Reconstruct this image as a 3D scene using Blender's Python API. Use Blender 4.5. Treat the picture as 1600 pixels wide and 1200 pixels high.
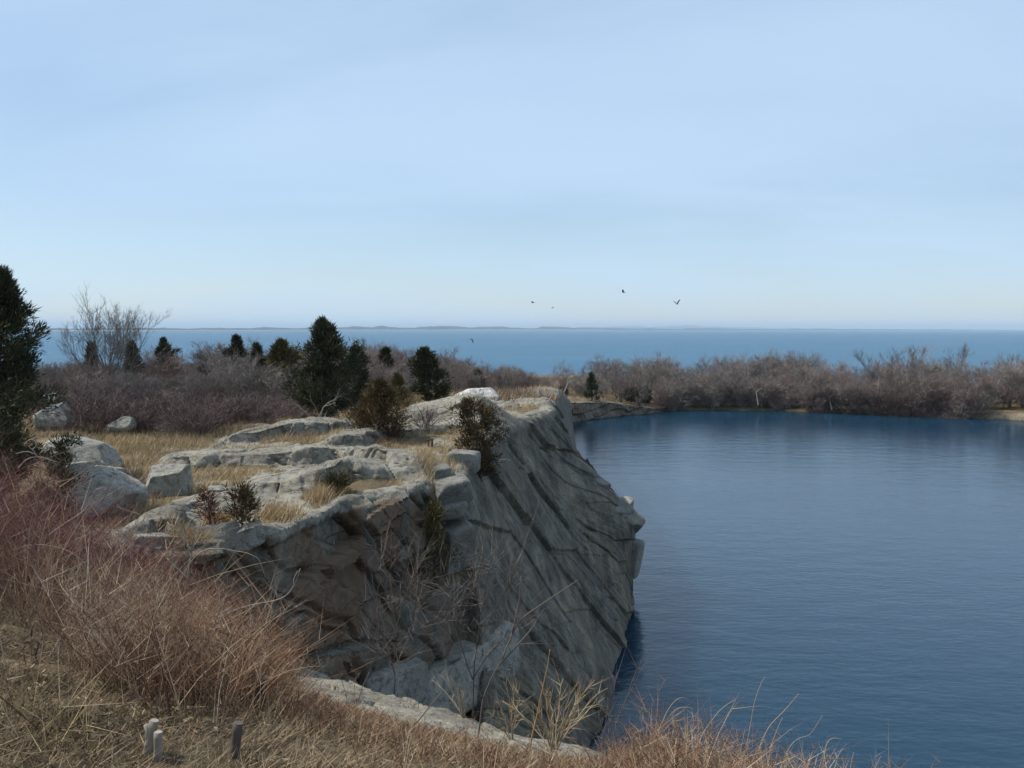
import bpy, math, random
import numpy as np
from mathutils import Vector, Matrix

# ------------------------------------------------------------------ clear
for o in list(bpy.data.objects):
    bpy.data.objects.remove(o)
SC = bpy.context.scene
COL = SC.collection
rng = np.random.default_rng(7)

# ------------------------------------------------------------------ camera
CAM = np.array((0.0, 0.0, 12.0))
FPX = 1443.0                     # focal length in pixels of the 1600 px wide photograph
PITCH = math.atan(87.0 / FPX)
ROLL = math.radians(0.12)
cd = bpy.data.cameras.new('camera')
cd.sensor_width = 36.0
cd.lens = 36.0 * FPX / 1600.0
cd.clip_start = 0.1
cd.clip_end = 200000.0
cam = bpy.data.objects.new('camera', cd)
COL.objects.link(cam)
cam.location = CAM
cam.rotation_euler = (math.radians(90) - PITCH, -ROLL, 0.0)
SC.camera = cam

# ------------------------------------------------------------------ light
SUN_AZ = math.radians(-80.0)     # clockwise from the view direction (+Y): the sun stands to the left, a little ahead
SUN_EL = math.radians(51.0)
world = bpy.data.worlds.new('World')
SC.world = world
world.use_nodes = True
nt = world.node_tree
for n in list(nt.nodes):
    nt.nodes.remove(n)
L = nt.links.new
out = nt.nodes.new('ShaderNodeOutputWorld')
bg = nt.nodes.new('ShaderNodeBackground')
bg.inputs['Strength'].default_value = 0.109
sky = nt.nodes.new('ShaderNodeTexSky')
sky.sky_type = 'NISHITA'
sky.sun_disc = False
sky.sun_elevation = SUN_EL
sky.sun_rotation = SUN_AZ
sky.altitude = 10.0
sky.air_density = 1.0
sky.dust_density = 0.25
sky.ozone_density = 3.0
tc = nt.nodes.new('ShaderNodeTexCoord')
sep = nt.nodes.new('ShaderNodeSeparateXYZ')
L(tc.outputs['Generated'], sep.inputs[0])
zz = nt.nodes.new('ShaderNodeMath'); zz.operation = 'MAXIMUM'; zz.inputs[1].default_value = 0.0
L(sep.outputs['Z'], zz.inputs[0])
za = nt.nodes.new('ShaderNodeMath'); za.operation = 'ADD'; za.inputs[1].default_value = 0.22
L(zz.outputs[0], za.inputs[0])
dx = nt.nodes.new('ShaderNodeMath'); dx.operation = 'DIVIDE'
dy = nt.nodes.new('ShaderNodeMath'); dy.operation = 'DIVIDE'
L(sep.outputs['X'], dx.inputs[0]); L(za.outputs[0], dx.inputs[1])
L(sep.outputs['Y'], dy.inputs[0]); L(za.outputs[0], dy.inputs[1])
cb = nt.nodes.new('ShaderNodeCombineXYZ')
L(dx.outputs[0], cb.inputs[0]); L(dy.outputs[0], cb.inputs[1])
mp = nt.nodes.new('ShaderNodeMapping')
mp.inputs['Rotation'].default_value = (0, 0, math.radians(28))
mp.inputs['Scale'].default_value = (0.55, 1.25, 1.0)
mp.inputs['Location'].default_value = (3.1, 1.7, 0.0)
L(cb.outputs[0], mp.inputs['Vector'])
cn = nt.nodes.new('ShaderNodeTexNoise')
cn.inputs['Scale'].default_value = 0.75
cn.inputs['Detail'].default_value = 7.0
cn.inputs['Roughness'].default_value = 0.5
cn.inputs['Distortion'].default_value = 0.6
L(mp.outputs[0], cn.inputs['Vector'])
cr = nt.nodes.new('ShaderNodeMapRange')
cr.interpolation_type = 'SMOOTHSTEP'
cr.inputs['From Min'].default_value = 0.30
cr.inputs['From Max'].default_value = 0.72
cr.inputs['To Min'].default_value = 0.40
cr.inputs['To Max'].default_value = 0.80
L(cn.outputs['Fac'], cr.inputs['Value'])
mx = nt.nodes.new('ShaderNodeMix'); mx.data_type = 'RGBA'
L(cr.outputs[0], mx.inputs[0])
L(sky.outputs[0], mx.inputs[6])
mx.inputs[7].default_value = (5.0, 6.65, 8.6, 1.0)     # veil of thin high cloud lit by the sun, in the sky's own units
L(mx.outputs[2], bg.inputs['Color'])
L(bg.outputs[0], out.inputs['Surface'])

sl = bpy.data.lights.new('sun', 'SUN')
sl.energy = 4.6
sl.angle = math.radians(0.6)
sl.color = (1.0, 0.955, 0.88)
sun = bpy.data.objects.new('sun', sl)
COL.objects.link(sun)
S = Vector((math.sin(SUN_AZ) * math.cos(SUN_EL), math.cos(SUN_AZ) * math.cos(SUN_EL), math.sin(SUN_EL)))
sun.rotation_euler = S.to_track_quat('Z', 'Y').to_euler()
sun.location = (-60, 10, 60)

vs = SC.view_settings
vs.view_transform = 'Standard'
vs.look = 'None'
vs.exposure = 0.12
vs.gamma = 1.0
vs.use_curve_mapping = False
cy = SC.cycles
cy.use_denoising = True
cy.max_bounces = 6
cy.diffuse_bounces = 3
cy.glossy_bounces = 3
cy.volume_bounces = 0
cy.transparent_max_bounces = 8
cy.use_adaptive_sampling = True
cy.adaptive_threshold = 0.015
cy.sample_clamp_indirect = 4.0

# ------------------------------------------------------------------ points from the photograph
cP, sP = math.cos(PITCH), math.sin(PITCH)
def ray(px, py):
    xc = (np.asarray(px, float) - 800.0) / FPX
    yc = (600.0 - np.asarray(py, float)) / FPX
    c, s = math.cos(ROLL), math.sin(ROLL)
    xr, yr = xc * c - yc * s, xc * s + yc * c
    return np.stack([xr, cP + yr * sP, -sP + yr * cP], -1)
def G(px, py, z):
    """where the line of sight meets height z"""
    r = ray(px, py)
    t = (z - CAM[2]) / r[..., 2]
    return CAM + r * t[..., None]
def D(px, py, d):
    """the point on the line of sight at distance d along the view"""
    r = ray(px, py)
    t = d / r[..., 1]
    return CAM + r * np.asarray(t)[..., None]

# ------------------------------------------------------------------ noise
def _hash(i, seed):
    h = (i[0].astype(np.int64) * 374761393 + i[1].astype(np.int64) * 668265263 + i[2].astype(np.int64) * 2147483647 + seed * 974711) & 0xFFFFFFFF
    h = ((h ^ (h >> 13)) * 1274126177) & 0xFFFFFFFF
    h = ((h ^ (h >> 16)) * 2246822519) & 0xFFFFFFFF
    return ((h ^ (h >> 15)) & 0xFFFFFF) / float(0xFFFFFF)
def vnoise(p, seed=0):
    """smooth value noise in -1..1, p (..., 3)"""
    p = np.asarray(p, float)
    f = np.floor(p)
    t = p - f
    t = t * t * t * (t * (t * 6 - 15) + 10)
    i = [f[..., k].astype(np.int64) for k in range(3)]
    r = 0
    for a in (0, 1):
        wa = t[..., 0] if a else 1 - t[..., 0]
        for b in (0, 1):
            wb = t[..., 1] if b else 1 - t[..., 1]
            for c in (0, 1):
                wc = t[..., 2] if c else 1 - t[..., 2]
                r = r + wa * wb * wc * _hash((i[0] + a, i[1] + b, i[2] + c), seed)
    return r * 2 - 1
def fbm(p, octaves=4, seed=0, gain=0.5):
    p = np.asarray(p, float)
    r, a, n = 0, 1.0, 0.0
    for k in range(octaves):
        r = r + a * vnoise(p, seed + k * 17)
        n += a
        a *= gain
        p = p * 2.03 + 11.3
    return r / n
def xy3(x, y, s=1.0, z=0.0):
    return np.stack([x * s, y * s, np.full_like(x, z)], -1)
def cells2(x, y, seed=0):
    """2-D Voronoi: (distance to the border between the two nearest cells, random of the nearest cell)"""
    fx, fy = np.floor(x), np.floor(y)
    d1 = np.full(x.shape, 9.0); d2 = np.full(x.shape, 9.0); r1 = np.zeros(x.shape)
    for a in (-1, 0, 1):
        for b in (-1, 0, 1):
            ix, iy = fx + a, fy + b
            k = (ix.astype(np.int64), iy.astype(np.int64), np.zeros_like(ix, dtype=np.int64))
            cx = ix + 0.1 + 0.8 * _hash(k, seed); cy_ = iy + 0.1 + 0.8 * _hash(k, seed + 5)
            d = np.hypot(x - cx, y - cy_)
            n = d < d1
            d2 = np.where(n, d1, np.minimum(d2, d))
            r1 = np.where(n, _hash(k, seed + 9), r1)
            d1 = np.where(n, d, d1)
    return d2 - d1, r1
def sst(a, b, x):
    t = np.clip((x - a) / (b - a), 0, 1)
    return t * t * (3 - 2 * t)
def smin(a, b, k):
    h = np.clip(0.5 + 0.5 * (b - a) / k, 0, 1)
    return b * (1 - h) + a * h - k * h * (1 - h)

# ------------------------------------------------------------------ mesh helpers
def mesh_from(name, verts, faces, mat=None, smooth=False, attrs=None):
    """verts (N,3); faces (M,3) or (M,4) array, or a list of such arrays"""
    me = bpy.data.meshes.new(name)
    if not isinstance(faces, list):
        faces = [faces]
    faces = [np.asarray(f, np.int32) for f in faces if len(f)]
    verts = np.asarray(verts, np.float32)
    me.vertices.add(len(verts))
    me.vertices.foreach_set('co', verts.ravel())
    nl = sum(f.size for f in faces)
    nf = sum(len(f) for f in faces)
    me.loops.add(nl)
    me.polygons.add(nf)
    me.loops.foreach_set('vertex_index', np.concatenate([f.ravel() for f in faces]))
    tot = np.concatenate([np.full(len(f), f.shape[1], np.int32) for f in faces])
    st = np.concatenate([[0], np.cumsum(tot)[:-1]]).astype(np.int32)
    me.polygons.foreach_set('loop_start', st)
    me.polygons.foreach_set('use_smooth', np.full(nf, smooth, bool))
    for k, v in (attrs or {}).items():
        v = np.asarray(v, np.float32)
        if v.ndim == 1:
            a = me.attributes.new(k, 'FLOAT', 'POINT'); a.data.foreach_set('value', v)
        else:
            a = me.attributes.new(k, 'FLOAT_COLOR', 'POINT'); a.data.foreach_set('color', v.ravel())
    me.update(calc_edges=True)
    me.validate()
    if mat:
        me.materials.append(mat)
    return me
def link(name, me, parent=None, loc=None):
    o = bpy.data.objects.new(name, me)
    COL.objects.link(o)
    if parent is not None:
        o.parent = parent
    if loc is not None:
        o.location = loc
    return o
def tag(o, label=None, cat=None, group=None, kind=None):
    if label: o['label'] = label
    if cat: o['category'] = cat
    if group: o['group'] = group
    if kind: o['kind'] = kind
    return o
def empty(name, loc, label=None, cat=None, group=None):
    o = bpy.data.objects.new(name, None)
    o.empty_display_size = 0.1
    COL.objects.link(o)
    o.location = loc
    return tag(o, label, cat, group)

class Geo:
    """collects triangles"""
    def __init__(s):
        s.v = []; s.f = []; s.a = []; s.n = 0
    def add(s, v, f, a=None):
        v = np.asarray(v, float).reshape(-1, 3); f = np.asarray(f, np.int64).reshape(-1, 3)
        s.v.append(v); s.f.append(f + s.n); s.n += len(v)
        s.a.append(np.zeros(len(v)) if a is None else np.broadcast_to(np.asarray(a, float), (len(v),)))
    def tube(s, pts, rad, sides=5, a=None):
        pts = np.asarray(pts, float); rad = np.asarray(rad, float); n = len(pts)
        t = np.gradient(pts, axis=0); t /= np.linalg.norm(t, axis=1, keepdims=True) + 1e-9
        ref = np.array((0.3, 0.9, 0.1)) if abs(t[0] @ np.array((0.3, 0.9, 0.1))) < 0.8 else np.array((1.0, 0, 0))
        u = np.cross(t, ref); u /= np.linalg.norm(u, axis=1, keepdims=True) + 1e-9
        w = np.cross(t, u)
        ang = np.arange(sides) * 2 * math.pi / sides
        ring = pts[:, None] + rad[:, None, None] * (u[:, None] * np.cos(ang)[None, :, None] + w[:, None] * np.sin(ang)[None, :, None])
        v = np.concatenate([ring.reshape(-1, 3), pts[:1], pts[-1:]])
        f = []
        for i in range(n - 1):
            for k in range(sides):
                p, q = i * sides + k, i * sides + (k + 1) % sides
                f.append((p, q, p + sides)); f.append((q, q + sides, p + sides))
        b0, b1 = n * sides, n * sides + 1
        for k in range(sides):
            f.append((b0, (k + 1) % sides, k))
            f.append((b1, (n - 1) * sides + k, (n - 1) * sides + (k + 1) % sides))
        s.add(v, f, a)
    def spikes(s, p0, p1, r, a=None):
        """three-sided tapering twigs, vectorised"""
        p0 = np.asarray(p0, float).reshape(-1, 3); p1 = np.asarray(p1, float).reshape(-1, 3)
        n = len(p0)
        if n == 0: return
        r = np.broadcast_to(np.asarray(r, float), (n,))
        t = p1 - p0
        u = np.cross(t, np.array((0.37, 0.21, 0.9))); u /= np.linalg.norm(u, axis=1, keepdims=True) + 1e-9
        w = np.cross(t, u); w /= np.linalg.norm(w, axis=1, keepdims=True) + 1e-9
        v = np.empty((n, 4, 3))
        for k in range(3):
            g = 2.0944 * k
            v[:, k] = p0 + r[:, None] * (u * math.cos(g) + w * math.sin(g))
        v[:, 3] = p1
        b = np.arange(n)[:, None] * 4
        f = np.concatenate([b + [0, 1, 3], b + [1, 2, 3], b + [2, 0, 3]], 1).reshape(-1, 3)
        s.add(v.reshape(-1, 3), f, None if a is None else np.repeat(np.broadcast_to(a, (n,)), 4))
    def blades(s, p, d, wdt, a=None):
        """flat pointed leaves: base p, vector d, width wdt, random facing"""
        p = np.asarray(p, float).reshape(-1, 3); d = np.asarray(d, float).reshape(-1, 3); n = len(p)
        if n == 0: return
        rv = rng.normal(size=(n, 3))
        u = np.cross(d, rv); u /= np.linalg.norm(u, axis=1, keepdims=True) + 1e-9
        h = np.broadcast_to(np.asarray(wdt, float), (n,))[:, None] * 0.5
        v = np.empty((n, 3, 3)); v[:, 0] = p - u * h; v[:, 1] = p + u * h; v[:, 2] = p + d
        s.add(v.reshape(-1, 3), np.arange(n * 3).reshape(-1, 3), None if a is None else np.repeat(np.broadcast_to(a, (n,)), 3))
    def stems(s, p, d, bend, r, a=None, seg=3):
        """curved three-sided tapering stems: base p, vector d, sideways bend vector"""
        p = np.asarray(p, float).reshape(-1, 3); d = np.asarray(d, float).reshape(-1, 3); n = len(p)
        if n == 0: return
        r = np.broadcast_to(np.asarray(r, float), (n,))
        u = np.cross(d, np.array((0.37, 0.81, 0.2))); u /= np.linalg.norm(u, axis=1, keepdims=True) + 1e-9
        w = np.cross(d, u); w /= np.linalg.norm(w, axis=1, keepdims=True) + 1e-9
        m = seg * 3 + 1
        v = np.empty((n, m, 3))
        for i in range(seg + 1):
            t = i / seg
            c = p + d * t + bend * (t * t)
            if i == seg:
                v[:, m - 1] = c
            else:
                rr = r * (1 - 0.75 * t)
                for k in range(3):
                    g = 2.0944 * k
                    v[:, i * 3 + k] = c + rr[:, None] * (u * math.cos(g) + w * math.sin(g))
        f = []
        for i in range(seg - 1):
            for k in range(3):
                q = (k + 1) % 3
                f += [(i * 3 + k, i * 3 + q, i * 3 + 3 + k), (i * 3 + q, i * 3 + 3 + q, i * 3 + 3 + k)]
        for k in range(3):
            f.append(((seg - 1) * 3 + k, (seg - 1) * 3 + (k + 1) % 3, m - 1))
        f = np.asarray(f)
        F = (np.arange(n)[:, None, None] * m + f[None]).reshape(-1, 3)
        s.add(v.reshape(-1, 3), F, None if a is None else np.repeat(np.broadcast_to(a, (n,)), m))
    def mesh(s, name, mat, smooth=False):
        if not s.v:
            return mesh_from(name, np.zeros((3, 3)), np.array([[0, 1, 2]]), mat)
        return mesh_from(name, np.concatenate(s.v), np.concatenate(s.f), mat, smooth, {'vary': np.concatenate(s.a)})

# ------------------------------------------------------------------ materials
def new_mat(name):
    m = bpy.data.materials.new(name); m.use_nodes = True
    t = m.node_tree
    return m, t, t.nodes, t.links.new, t.nodes['Principled BSDF']
def N(nodes, kind, **kw):
    n = nodes.new(kind)
    for k, v in kw.items():
        if k in n.inputs: n.inputs[k].default_value = v
        else: setattr(n, k, v)
    return n
def ramp(nodes, stops):
    r = nodes.new('ShaderNodeValToRGB')
    e = r.color_ramp.elements
    while len(e) > 2: e.remove(e[-1])
    for i, (p, c) in enumerate(stops):
        if i > 1: e.new(p)
        e[i].position = p
        e[i].color = (*c, 1) if len(c) == 3 else c
    return r
def mixc(nodes, link_, fac, a, b, mode='MIX'):
    m = nodes.new('ShaderNodeMix'); m.data_type = 'RGBA'; m.blend_type = mode
    for sock, v in ((0, fac), (6, a), (7, b)):
        if hasattr(v, 'is_output') or isinstance(v, bpy.types.NodeSocket): link_(v, m.inputs[sock])
        elif sock == 0: m.inputs[0].default_value = v
        else: m.inputs[sock].default_value = (*v, 1)
    return m.outputs[2]
def simple_mat(name, stops, rough=0.9, rand=0.0, attr='vary', translucent=False):
    """colour from the per-piece value 'vary' (0..1); rand adds the object's own random"""
    m, t, nd, lk, b = new_mat(name)
    at = N(nd, 'ShaderNodeAttribute', attribute_name=attr)
    fac = at.outputs['Fac']
    if rand:
        oi = nd.new('ShaderNodeObjectInfo')
        a = N(nd, 'ShaderNodeMath', operation='MULTIPLY_ADD'); lk(oi.outputs['Random'], a.inputs[0]); a.inputs[1].default_value = rand
        lk(fac, a.inputs[2])
        s_ = N(nd, 'ShaderNodeMath', operation='SUBTRACT'); lk(a.outputs[0], s_.inputs[0]); s_.inputs[1].default_value = rand * 0.5
        fac = s_.outputs[0]
    r = ramp(nd, stops)
    lk(fac, r.inputs[0]); lk(r.outputs[0], b.inputs['Base Color'])
    b.inputs['Roughness'].default_value = rough
    b.inputs['Specular IOR Level'].default_value = 0.25
    return m
# ------------------------------------------------------------------ terrain: heights
def rbf_fit(P):
    P = np.asarray(P, float); n = len(P)
    def phi(r2): return 0.5 * r2 * np.log(r2 + 1e-9)
    A = phi(((P[:, None, :2] - P[None, :, :2]) ** 2).sum(-1))
    Q = np.c_[np.ones(n), P[:, :2]]
    M = np.block([[A + np.eye(n) * 0.02, Q], [Q.T, np.zeros((3, 3))]])
    w = np.linalg.solve(M, np.r_[P[:, 2], 0, 0, 0])
    def ev(x, y):
        r = w[n] + w[n + 1] * x + w[n + 2] * y
        for k in range(n):
            r = r + w[k] * phi((x - P[k, 0]) ** 2 + (y - P[k, 1]) ** 2)
        return r
    return ev
HILL = [(0, 0, 10.35), (-3, 0, 10.5), (3, 0, 10.2), (-8, 0, 10.6), (8, 0, 9.8), (-2.5, 4, 10.4), (-0.6, 4, 10.05), (1.5, 4, 9.55), (3, 4, 9.3),
        (-6, 6, 10.3), (-1.7, 6.3, 9.35), (-3.1, 10, 8.2), (-5, 10, 8.9), (-8, 10, 9.4), (-1.4, 11, 7.15), (0, 11, 6.75), (1.2, 13, 5.85),
        (-4.1, 16.8, 5.75), (-2, 14, 6.15), (1.5, 6, 8.75), (3, 6, 8.2), (2.2, 11, 5.9), (4, 10, 5.4), (8, 8, 5), (-7, 13, 7.9), (-10, 14, 8.5), (-14, 12, 9),
        (-5.5, 16.5, 6.2), (-2.8, 19.6, 5.1), (-2, 22, 4.4), (-0.3, 23.5, 3.9), (12, 8, 5), (12, 0, 9), (-16, 2, 10.5), (-18, 14, 8.8)]
hill_f = rbf_fit(HILL)
def ip(x, xs, ys): return np.interp(x, xs, ys)
YE_X = [-14, -9, -7.0, -6.0, -5.2, -4.4, -3.6, -2.9, -2.3, -1.8, -1.2, -0.4, 0.6, 1.6]
YE_Y = [13.6, 15, 15.8, 16.3, 16.6, 17.3, 20.0, 20.6, 21.4, 22.3, 23.3, 23.7, 24.4, 25.4]
def y_edge(x): return ip(x, YE_X, YE_Y)
RY = [20, 23.3, 27.2, 29.5, 32.2, 34.8, 38, 40, 41, 44, 50, 60, 80, 100, 118, 124]
R_F = [0.2, 1.4, 2.8, 3.35, 3.85, 4.35, 4.95, 5.35, 5.5, 5.5, 5.3, 5.3, 6, 6.8, 7.8, 8.5]
R_T = [-2.5, -1.3, -0.95, -0.7, -0.2, 0.35, 1.1, 1.75, 2.1, 2.1, 2.4, 3.0, 4.2, 5.5, 7.2, 7.8]
def right_face(x, y):
    xf, xt = ip(y, RY, R_F), ip(y, RY, R_T)
    w = xf - xt
    bu = sst(35.5, 40.5, y) * (1 - sst(43, 48, y))
    x65 = xf - w * 6.5 / 8.15 + 0.2 * bu
    x48 = xf - w * 4.8 / 8.15 + 1.15 * bu
    x34 = xf - w * 3.4 / 8.15 + 1.50 * bu
    z = np.empty_like(x)
    k = [(xt, 8.15), (x65, 6.5), (x48, 4.8), (np.maximum(x34, x48 + .05), 3.4), (np.maximum(xf, x34 + .1), 0.0)]
    z = np.where(x < xt, 8.15 + (xt - x) * 0.9, -4.0)
    for (a, za_), (b, zb) in zip(k[:-1], k[1:]):
        s_ = (x >= a) & (x < b)
        z = np.where(s_, za_ + (zb - za_) * (x - a) / np.maximum(b - a, 1e-3), z)
    xl, _ = k[-1]
    z = np.where(x >= xl, -(x - xl) * 3.0, z)
    return np.maximum(z, -4)
SE_X = [-6, -4.1, -3.2, -2.1, -1, 0, 1.2, 2.4, 4, 8, 14, 40, 80]
SE_Y = [17.3, 16.8, 16.35, 15.4, 14.5, 13.8, 13.2, 12.2, 11, 9, 8, 6, 6]
def y_slab(x): return ip(x, SE_X, SE_Y)
def y_bench(x): return ip(x, [-6, -4.2, -3.1, -2.3, -1.5, -0.3, 0.5, 1.5], [15.5, 16.9, 18.7, 20.5, 21.9, 23.1, 24, 70])
SH_X = [-30, 3, 7.8, 13.8, 20, 24.6, 37, 53, 60, 67, 76, 92, 94]
SH_Y = [118, 118, 118, 124.6, 131, 136, 135, 128, 125, 121.5, 117, 112, 20]
def y_shore(x): return ip(x, SH_X, SH_Y)

# rock ledges of the plateau, given by the foot of their front as seen in the photograph
def _ledge(pts, z, h, w, l1, l2, ends=(0.6, 0.6), rough=0.12):
    P = G([p[0] for p in pts], [p[1] for p in pts], z)
    return dict(x=P[:, 0], y=P[:, 1], h=h, w=w, l1=l1, l2=l2, ends=ends, rough=rough)
LEDGES = [
    _ledge([(225, 739), (300, 744), (350, 742), (430, 742), (480, 740), (520, 738), (570, 748), (610, 756), (690, 762)], 8.2, [.30, .34, .36, .38, .44, .48, .46, .42, .3], .34, .9, 1.7),
    _ledge([(360, 778), (400, 788), (440, 785), (490, 786), (540, 773), (610, 768), (680, 764)], 8.1, [.1, .24, .34, .46, .5, .3, .15], .42, .6, 1.6),
    _ledge([(318, 704), (360, 700), (400, 697), (440, 693), (470, 690), (520, 686), (570, 676)], 8.35, [.14, .3, .36, .44, .46, .3, .15], .35, .8, 2.0),
    _ledge([(488, 704), (530, 705), (565, 703), (610, 690)], 8.3, [.16, .3, .34, .22], .16, 1.0, 1.4),
    _ledge([(580, 690), (620, 690), (660, 686), (700, 684), (740, 684)], 8.3, [.12, .2, .22, .22, .2], .12, 1.4, 1.6),
    _ledge([(590, 676), (640, 677), (700, 678), (760, 686), (820, 700), (900, 720)], 8.35, [.3, .6, .85, 1.0, .85, .5], 3.4, .6, 4.0, (.8, 2.2), .05),
    _ledge([(690, 712), (740, 712), (780, 712)], 8.1, [.1, .15, .1], .2, .8, 1.2),
    _ledge([(228, 832), (262, 826), (300, 822), (345, 826)], 8.05, [.14, .26, .3, .16], .4, .4, 1.0),
    _ledge([(205, 818), (250, 806), (320, 798), (420, 800)], 8.1, [.08, .14, .14, .08], .25, .5, 1.5),
    _ledge([(160, 880), (200, 878), (250, 876), (290, 878)], 7.85, [.25, .35, .4, .3], .35, .6, 1.2),
    _ledge([(720, 630), (780, 632), (815, 632)], 8.7, [.2, .25, .2], .4, 1.5, 3),
    _ledge([(795, 648), (830, 650), (880, 650)], 8.0, [.1, .14, .12], .3, 2, 5),
    _ledge([(800, 633), (860, 635), (900, 636)], 7.0, [.3, .4, .4], .5, 4, 8, (2, 2)),
]
def ledges(x, y):
    z = np.zeros_like(x); m = np.zeros_like(x)
    for i, g in enumerate(LEDGES):
        x0, x1 = g['x'][0], g['x'][-1]
        s_ = (x > x0 - 1.5) & (x < x1 + 1.5) & (y > g['y'].min() - 1) & (y < g['y'].max() + g['l1'] + g['l2'] + 1 + g['w'])
        if not s_.any(): continue
        a, b = x[s_], y[s_]
        ysc = np.interp(a, g['x'], g['y']) + g['rough'] * vnoise(xy3(a, b, 2.3), 40 + i) 
        h = np.interp(a, g['x'], g['h'] if isinstance(g['h'], list) else [g['h']] * len(g['x']))
        t = b - ysc
        up = sst(0, g['w'], t)
        dn = 1 - sst(g['w'] + g['l1'], g['w'] + g['l1'] + g['l2'], t)
        en = sst(x0 - 0.1, x0 + g['ends'][0], a) * (1 - sst(x1 - g['ends'][1], x1 + 0.1, a))
        v = h * up * dn * en
        z[s_] = np.maximum(z[s_], 0) + v * (1 - 0.35 * (z[s_] > 0.05))
        m[s_] = np.maximum(m[s_], sst(0.02, 0.12, v))
    return z, m

def heights(x, y, fine=True):
    """-> z, rock, cut (quarried face), rust"""
    x = np.asarray(x, float); y = np.asarray(y, float)
    west = ip(y, [0, 15, 25, 34, 45, 60, 80, 118, 160, 200, 260, 330], [8.1, 8.1, 8.35, 8.55, 8.4, 7.8, 6.3, 2.8, 1.6, -1, -14, -20])
    west = west + 0.5 * sst(-8, -24, x) * (1 - sst(50, 90, y)) + 0.10 * vnoise(xy3(x, y, 0.35), 3) + 0.05 * vnoise(xy3(x, y, 1.1), 4)
    lz, lm = ledges(x, y)
    west = west + lz
    ye = y_edge(x) + 0.25 * vnoise(xy3(x, y * 0.2, 1.3), 8)
    lean = 3.8 - 1.6 * sst(-1.6, -0.6, x)
    front = np.where(y < ye, 8.15 - (ye - y) * lean, 8.15 + (y - ye) * 0.9)
    rf = right_face(x, y)
    plate = smin(smin(west, front, 0.08), rf, 0.12)
    hl = hill_f(x, y)
    hl = np.where(y > 17, hl - 3.0 * sst(17, 20, y) * sst(-4.2, -6.0, x), hl)
    hl = np.where((x > 14) | (y < -4) | (x < -20) , np.clip(hl, 4, 11), hl)
    a = (y - y_slab(x) + 0.2 * vnoise(xy3(x, y, 0.9), 12)) * 0.8
    b = (y_bench(x) - y) * 0.8
    ab = np.minimum(a, b)
    drop = np.maximum(ab, 0) * 4.0
    hp = np.maximum(hl - drop, -4)
    hp = np.where(y > 20, np.minimum(hp, rf + 0.0), hp)
    hp = np.where(y > 26, -4.0, hp)
    z = np.maximum(plate, hp)
    # quarry basin and the land beyond it
    ys = y_shore(x)
    xf = ip(y, RY, R_F)
    basin = (x > xf + 1.2) & (y > y_slab(x) + 2) & (y < ys)
    z = np.where(basin, np.minimum(z, -3.0), z)
    e = y - ys + 0.8 * vnoise(xy3(x, y, 0.22), 21) + 0.35 * vnoise(xy3(x, y, 0.8), 22)
    bank = ip(x, [3, 7.8, 14, 17, 20, 24, 30, 60, 64, 70], [2.8, 2.5, 1.9, 1.2, .7, .35, .35, .4, .75, .9])
    far = -3 + (3 + bank) * sst(-0.9 + .6 * (x < 22), 0.7 - .5 * (x < 22), e) + np.clip(e, 0, 40) * 0.035
    far = far - 17 * sst(45, 140, y - ys) * (x < 92)
    w = sst(-2, 5, x - ip(y, RY, R_F))
    z = np.where(y > 116, np.where(x > 7.8 - (y - 116) * 0.5, np.minimum(far, np.where(x < 12, 3.2, 99)), z), z)
    z = np.where((x > 92), np.clip(np.maximum(z, far), 2.5, 4) - 20 * sst(160, 260, y), z)
    z = np.where(y > 290, np.minimum(z, -18), z)
    # what it is made of
    cut = np.maximum(sst(0.04, 0.25, west - z) * (y > 14) * (y < 118) * (x > -8) , 0) * (z > -3)
    cut = np.where((z <= hp + 0.02) & (y < 26), sst(0.1, 0.5, drop), cut)
    edge_band = (1 - sst(0.2, 1.3 + 0.8 * vnoise(xy3(x, y, .9), 37), np.minimum(y - ye, (ip(y, RY, R_T) - x)))) * (y > 15) * (y < 46) * (x > -8)
    slab = sst(-3.7, -2.4, a + 0.6 * vnoise(xy3(x, y, 0.8), 31)) * (hp >= plate) * (x > -4.9) * (y > 10.5) * (y < 24)
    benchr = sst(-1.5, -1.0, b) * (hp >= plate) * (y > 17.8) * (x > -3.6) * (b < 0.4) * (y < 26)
    rock = np.clip(np.maximum.reduce([lm, edge_band * 0.9, slab, benchr, cut]), 0, 1)
    open_ = sst(-11, -7, x) * (1 - sst(36, 42, y)) * (y > 16) * (plate > hp)
    rock = np.maximum(rock, open_ * sst(0.02, 0.3, vnoise(xy3(x, y, 0.55), 33) + 0.45 * vnoise(xy3(x, y, 1.7), 34)))
    rim = (1 - sst(2, 6, ip(y, RY, R_F) - x)) * (y > 40) * (y < 119) * (z < 20)
    rock = np.maximum(rock, rim * sst(-0.3, 0.1, vnoise(xy3(x, y, 0.3), 35)))
    bk = (y > 115) * (e < 1.4) * (x < 24) * (x > 2)
    rock = np.maximum(rock, bk)
    rock = np.maximum(rock, 0.42 * (x > 60) * (y > 112) * (e < 1.6) * (x < 90))
    cut = np.maximum(cut, bk * 0.75)
    return z, rock, cut, (hp >= plate) * 1.0

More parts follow.
